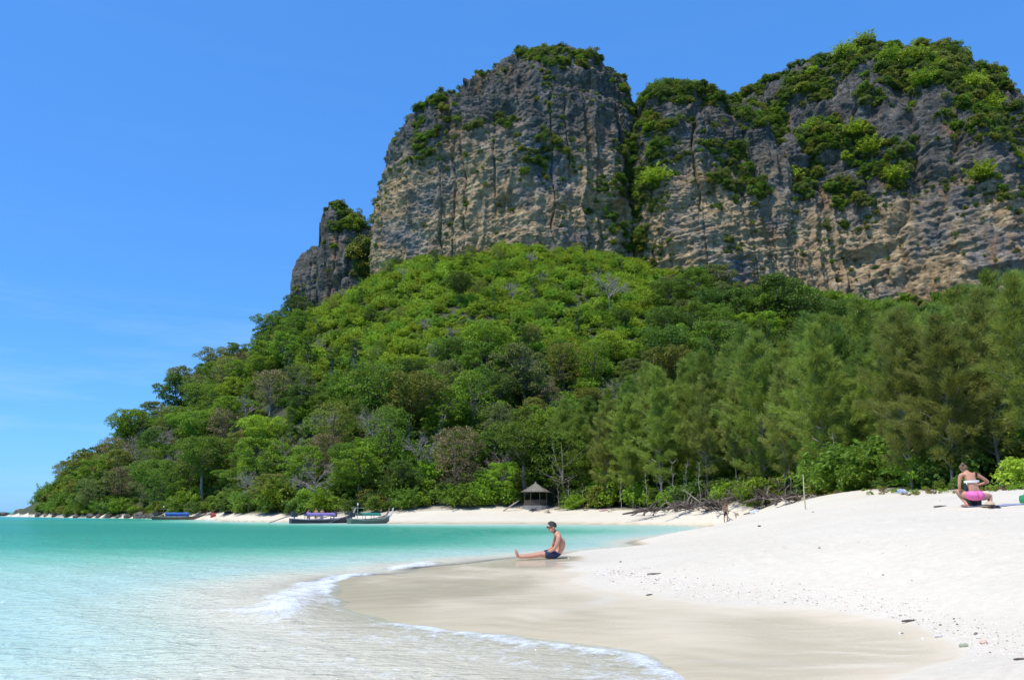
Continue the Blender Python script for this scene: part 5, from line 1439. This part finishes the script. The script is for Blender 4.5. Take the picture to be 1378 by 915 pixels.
def bottoms():
    import bmesh
    bm = bmesh.new(); bmesh.ops.create_icosphere(bm, subdivisions=4, radius=1)
    bmesh.ops.delete(bm, geom=[v for v in bm.verts if v.co.z > .80 or v.co.y > .55], context='VERTS')
    V = np.array([v.co[:] for v in bm.verts]); d = 1 + .02 * fbm(V[:, 0] * 4, V[:, 1] * 4, V[:, 2] * 4, 3, .6)
    for v, k in zip(bm.verts, d):
        cleft = .05 * math.exp(-(v.co.x / .13) ** 2) * max(0, -v.co.y)
        v.co = Vector((-.058 + v.co.x * .205 * float(k), .03 + v.co.y * (.195 - cleft) * float(k), .255 + v.co.z * .125))
    bmesh.ops.solidify(bm, geom=bm.faces[:], thickness=.004)
    me = bpy.data.meshes.new('bikini_bottom'); bm.to_mesh(me); bm.free()
    me.polygons.foreach_set('use_smooth', np.ones(len(me.polygons), bool)); return me
obj('bikini_bottom', bottoms(), M_PINK, sq)
def band(name, c, rx, ry, h, mat, parent, tilt=0):
    mb = MB(); n_ = 28; rings = []
    for z_, k in ((-h / 2, 1.0), (0, 1.03), (h / 2, 1.0)):
        rings.append([(c[0] + rx * k * math.cos(2 * math.pi * i / n_), c[1] + ry * k * math.sin(2 * math.pi * i / n_), c[2] + z_ + tilt * math.cos(2 * math.pi * i / n_)) for i in range(n_ + 1)])
    v, f = loft(rings); mb.add(v, f); return mb.build(name, mat, parent, True)
band('bikini_top', (-.088, .058, .565), .165, .122, .055, M_WHITE, sq, .008)
mb = MB(); mb.tube([(-.225, .0, .56), (-.25, -.02, .53), (-.245, -.025, .49)], [.014, .018, .006], 6); mb.build('bikini_knot', M_WHITE, sq)
hq = hair_cap('hair', (-.154, .222, .882), .096, (0, -.35, .95), M_HAIRB, sq, (.9, 1, .95), -.12, 3, (0, 1, -.3), .5)
mb = MB(); mb.tube([(-.18, .17, .94), (-.195, .155, .972), (-.20, .16, 1.0)], [.028, .036, .016], 8); mb.build('hair_bun', M_HAIRB, hq, True)
# black bag in front of the squatting person
def soft_bag(name, loc, dims, mat, lab):
    import bmesh
    bm = bmesh.new(); bmesh.ops.create_cube(bm, size=1); bmesh.ops.subdivide_edges(bm, edges=bm.edges[:], cuts=5, use_grid_fill=True)
    for v in bm.verts:
        p = v.co.copy(); q = p.normalized() * .62; v.co = p * .6 + q * .4; v.co.x *= dims[0]; v.co.y *= dims[1]; v.co.z *= dims[2] * (1 - .12 * math.sin(p.x * 7))
    me = bpy.data.meshes.new('pouch'); bm.to_mesh(me); bm.free()
    e = bpy.data.objects.new(name, None); COL.objects.link(e); e.location = loc; e['label'] = lab; e['category'] = 'bag'
    b = obj('pouch', me, mat, e); b.location = (0, 0, dims[2] * .5)
    mb = MB(); mb.tube([(-dims[0] * .3, 0, dims[2] * .9), (-dims[0] * .2, 0, dims[2] * 1.25), (dims[0] * .2, 0, dims[2] * 1.25), (dims[0] * .3, 0, dims[2] * .9)], .012, 6); mb.build('strap', mat, e)
    return e
L0 = sq.location
soft_bag('backpack', (L0.x + .16, L0.y + .52, gz(L0.x + .16, L0.y + .52) - .02), (.30, .22, .50), M_BLACK, 'black backpack standing on the sand in front of the squatting person')
# straw hat and sandals on the sand behind the person
M_STRAW = simple('straw', (.60, .44, .28), .9, .25, 40, .5)
hx_, hy_ = L0.x + .08, L0.y - .28; hzz = gz(hx_, hy_)
ht = bpy.data.objects.new('straw_hat', None); COL.objects.link(ht); ht.location = (hx_, hy_, hzz + .01); ht['label'] = 'straw sun hat lying on the sand behind the squatting person'; ht['category'] = 'hat'
prof = [(.0, .125), (.05, .122), (.085, .10), (.10, .05), (.105, .012), (.15, .006), (.20, .012)]
st = [[(r * math.cos(2 * math.pi * i / 28), r * math.sin(2 * math.pi * i / 28), z + (.01 * math.sin(3 * 2 * math.pi * i / 28) if r > .14 else 0)) for i in range(29)] for r, z in prof]
mb = MB(); v, f = loft(st[:5]); mb.add(v, f); mb.build('crown', M_STRAW, ht, True)
mb = MB(); v, f = loft(st[4:]); mb.add(v, f); mb.add([(p[0], p[1], p[2] - .006) for p in v], f); mb.build('brim', M_STRAW, ht, True)
mb = MB(); v, f = loft([[(p[0] * 1.02, p[1] * 1.02, .015) for p in st[4]], [(p[0] * 1.03, p[1] * 1.03, .045) for p in st[3]]]); mb.add(v, f); mb.build('hat_band', M_BLACK, ht)
for k, (dx, dy, rz_, lab) in enumerate(((.10, -.52, .5, 'dark sandal lying just below the straw hat'), (-.02, -.60, -.1, 'dark sandal lying left of its pair below the straw hat'))):
    e = bpy.data.objects.new('sandal', None); COL.objects.link(e); X_, Y_ = L0.x + dx, L0.y + dy; e.location = (X_, Y_, gz(X_, Y_) + .005); e.rotation_euler = (0, 0, rz_); e['label'] = lab; e['category'] = 'sandal'
    outl = [(.13 * math.cos(a) , .045 * math.sin(a) * (1 + .18 * math.cos(a))) for a in np.linspace(0, 2 * math.pi, 21)[:-1]]
    mb = MB(); mb.add([(a, b, 0) for a, b in outl] + [(a, b, .02) for a, b in outl], [tuple(range(19, -1, -1)), tuple(range(20, 40))] + [(i, (i + 1) % 20, 20 + (i + 1) % 20, 20 + i) for i in range(20)]); mb.build('sole', M_BLACK, e)
    for s in (-1, 1):
        mb = MB(); mb.tube([(.07, 0, .02), (.03, .022 * s, .05), (-.02, .042 * s, .015)], .008, 5); mb.build('strap', M_BLACK, e)
# green bag right of the person, blue grey sheet standing in for its shadow
x, y, _ = P(1377, 676, 19.2); soft_bag('beach_bag', (x + .12, y, gz(x, y) - .02), (.32, .2, .20), simple('green_canvas', (.03, .30, .10), .7, .2, 12, .3), 'green bag standing on the sand beside its shadow sheet')
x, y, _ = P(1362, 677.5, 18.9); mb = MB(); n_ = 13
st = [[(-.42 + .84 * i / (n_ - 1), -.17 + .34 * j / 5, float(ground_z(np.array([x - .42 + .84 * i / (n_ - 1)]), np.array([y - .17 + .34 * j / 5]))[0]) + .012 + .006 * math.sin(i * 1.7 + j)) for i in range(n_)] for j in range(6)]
v, f = loft(st); mb.add(v, f); o = mb.build('beach_mat', simple('shadow_blue_grey', (.25, .29, .42), .8, .15, 10, .3), label='blue grey sheet on the sand standing in for the shadow by the green bag', cat='mat'); o.location = (x, y, 0)

# --- standing people
def standing(step=.0, arm=.1):
    ch = [[('pel', (0, 0, .93), (.135, .10)), ('wai', (0, 0, 1.06), (.12, .09)), ('che', (0, 0, 1.28), (.15, .10)), ('nkb', (0, 0, 1.43), (.075, .065)), ('nk', (0, -.01, 1.49), .052), ('hd0', (0, -.02, 1.56), (.066, .075)), ('hd1', (0, -.015, 1.63), (.076, .09)), ('hd2', (0, 0, 1.68), .06)],
          [('hd0', 0, 0), ('chin', (0, -.075, 1.535), .036)], [('hd1', 0, 0), ('nose', (0, -.12, 1.60), .014)]]
    for s, k in ((-1, 'l'), (1, 'r')):
        st_ = step * s
        ch.append([('nkb', 0, 0), ('sh' + k, (.17 * s, 0, 1.40), .058), ('ua' + k, (.215 * s, 0, 1.25), .047), ('el' + k, (.235 * s, .02, 1.11), .039), ('fa' + k, (.23 * s, -arm * .6, 1.0), .036), ('wr' + k, (.215 * s, -arm, .88), .024)])
        ch.append([('pel', 0, 0), ('hp' + k, (.085 * s, 0, .87), .09), ('th' + k, (.09 * s, -.04 - st_ * .5, .68), .075), ('kn' + k, (.09 * s, -.03 - st_, .48), .053), ('cf' + k, (.09 * s, .0 - st_ * .8, .33), .052), ('an' + k, (.09 * s, .03 - st_ * .6, .08), .034), ('he' + k, (.09 * s, .05 - st_ * .6, .04), .034), ('ba' + k, (.10 * s, -.10 - st_ * .6, .025), (.04, .022)), ('to' + k, (.11 * s, -.17 - st_ * .6, .02), (.036, .015))])
        ch += fingers('h' + k, (.215 * s, -arm, .88), (0, -.25, -1), (s, 0, 0))
    return skin_mesh('body', ch)
BODY = [standing(.12, .12), standing(.03, .2)]
SHORT = None
def shorts_mesh(step=.1):
    c_ = [[('a', (0, 0, .93), (.148, .115)), ('b', (0, 0, 1.01), (.138, .105))]]
    for s in (-1, 1): c_.append([('a', 0, 0), (f'h{s}', (.088 * s, 0, .85), .104), (f't{s}', (.092 * s, -.03 - step * s * .4, .70), .095), (f'u{s}', (.094 * s, -.035 - step * s * .55, .60), .094)])
    return skin_mesh('shorts', c_)
SHORTS = shorts_mesh()
def stand(px, py, Y, rz, lab, body, cloth, skin, hair, grp=None, z=None, top=None):
    e = person_root(px, py, Y, rz, lab, grp, z)
    obj('body', with_mat(BODY[body], skin), None, e); obj('shorts', with_mat(SHORTS, cloth), None, e)
    hair_cap('hair', (0, .002, 1.635), .102, (0, .3, .95), hair, e, (.86, 1, 1), -.05, 5, (0, -1, -.2), .5)
    if top:
        band('shirt', (0, 0, 1.27), .172, .125, .28, top, e)
    return e
stand(977, 703, 72, .35, 'bare-chested bather in dark shorts standing in front of the root bank', 0, M_BLACK, M_SKIN_D, M_HAIR)
g_ = 'people standing on the beach behind the boats'
stand(415, 697, 96, .4, 'person in a grey shirt standing behind the purple-roofed boat', 1, M_BLACK, M_SKIN_D, M_HAIR, g_, top=simple('grey_shirt', (.28, .28, .30), .8))
stand(425, 697, 96, -.2, 'bare-chested person in the middle of the three behind the purple-roofed boat', 0, M_BLACK, M_SKIN, M_HAIR, g_)
stand(433, 697, 95, .1, 'pale bare-chested person in blue shorts behind the purple-roofed boat', 1, simple('blue_shorts', (.12, .16, .35), .8), M_SKIN, M_HAIR, g_)

# beach creepers and dry grass on the crest
p = poisson(6000, (8, 40), (20, 60), .35, lambda x, y: (inland(x, y) > -4.5) & (inland(x, y) < 1.5) & in_view(x, y, ground_z(x, y), 10) & (fbm(x / 2, y / 2, 9, 2) > .1 - .25 * smooth(-3, 1, inland(x, y))))
LIB_TUFT = [bush(s, .32, .55, 9, 26, .075) for s in (301, 302)]
scatter_stuff('beach_creeper', np.c_[p, ground_z(p[:, 0], p[:, 1]) - .03], rng.uniform(.4, .9, len(p)), [(LIB_TUFT[0], M_LEAF['olive']), (LIB_TUFT[1], M_LEAF['fresh']), (LIB_TUFT[0], M_LEAF['brown'])], 'low patchy creepers and dry grass along the beach crest', 'creeper')
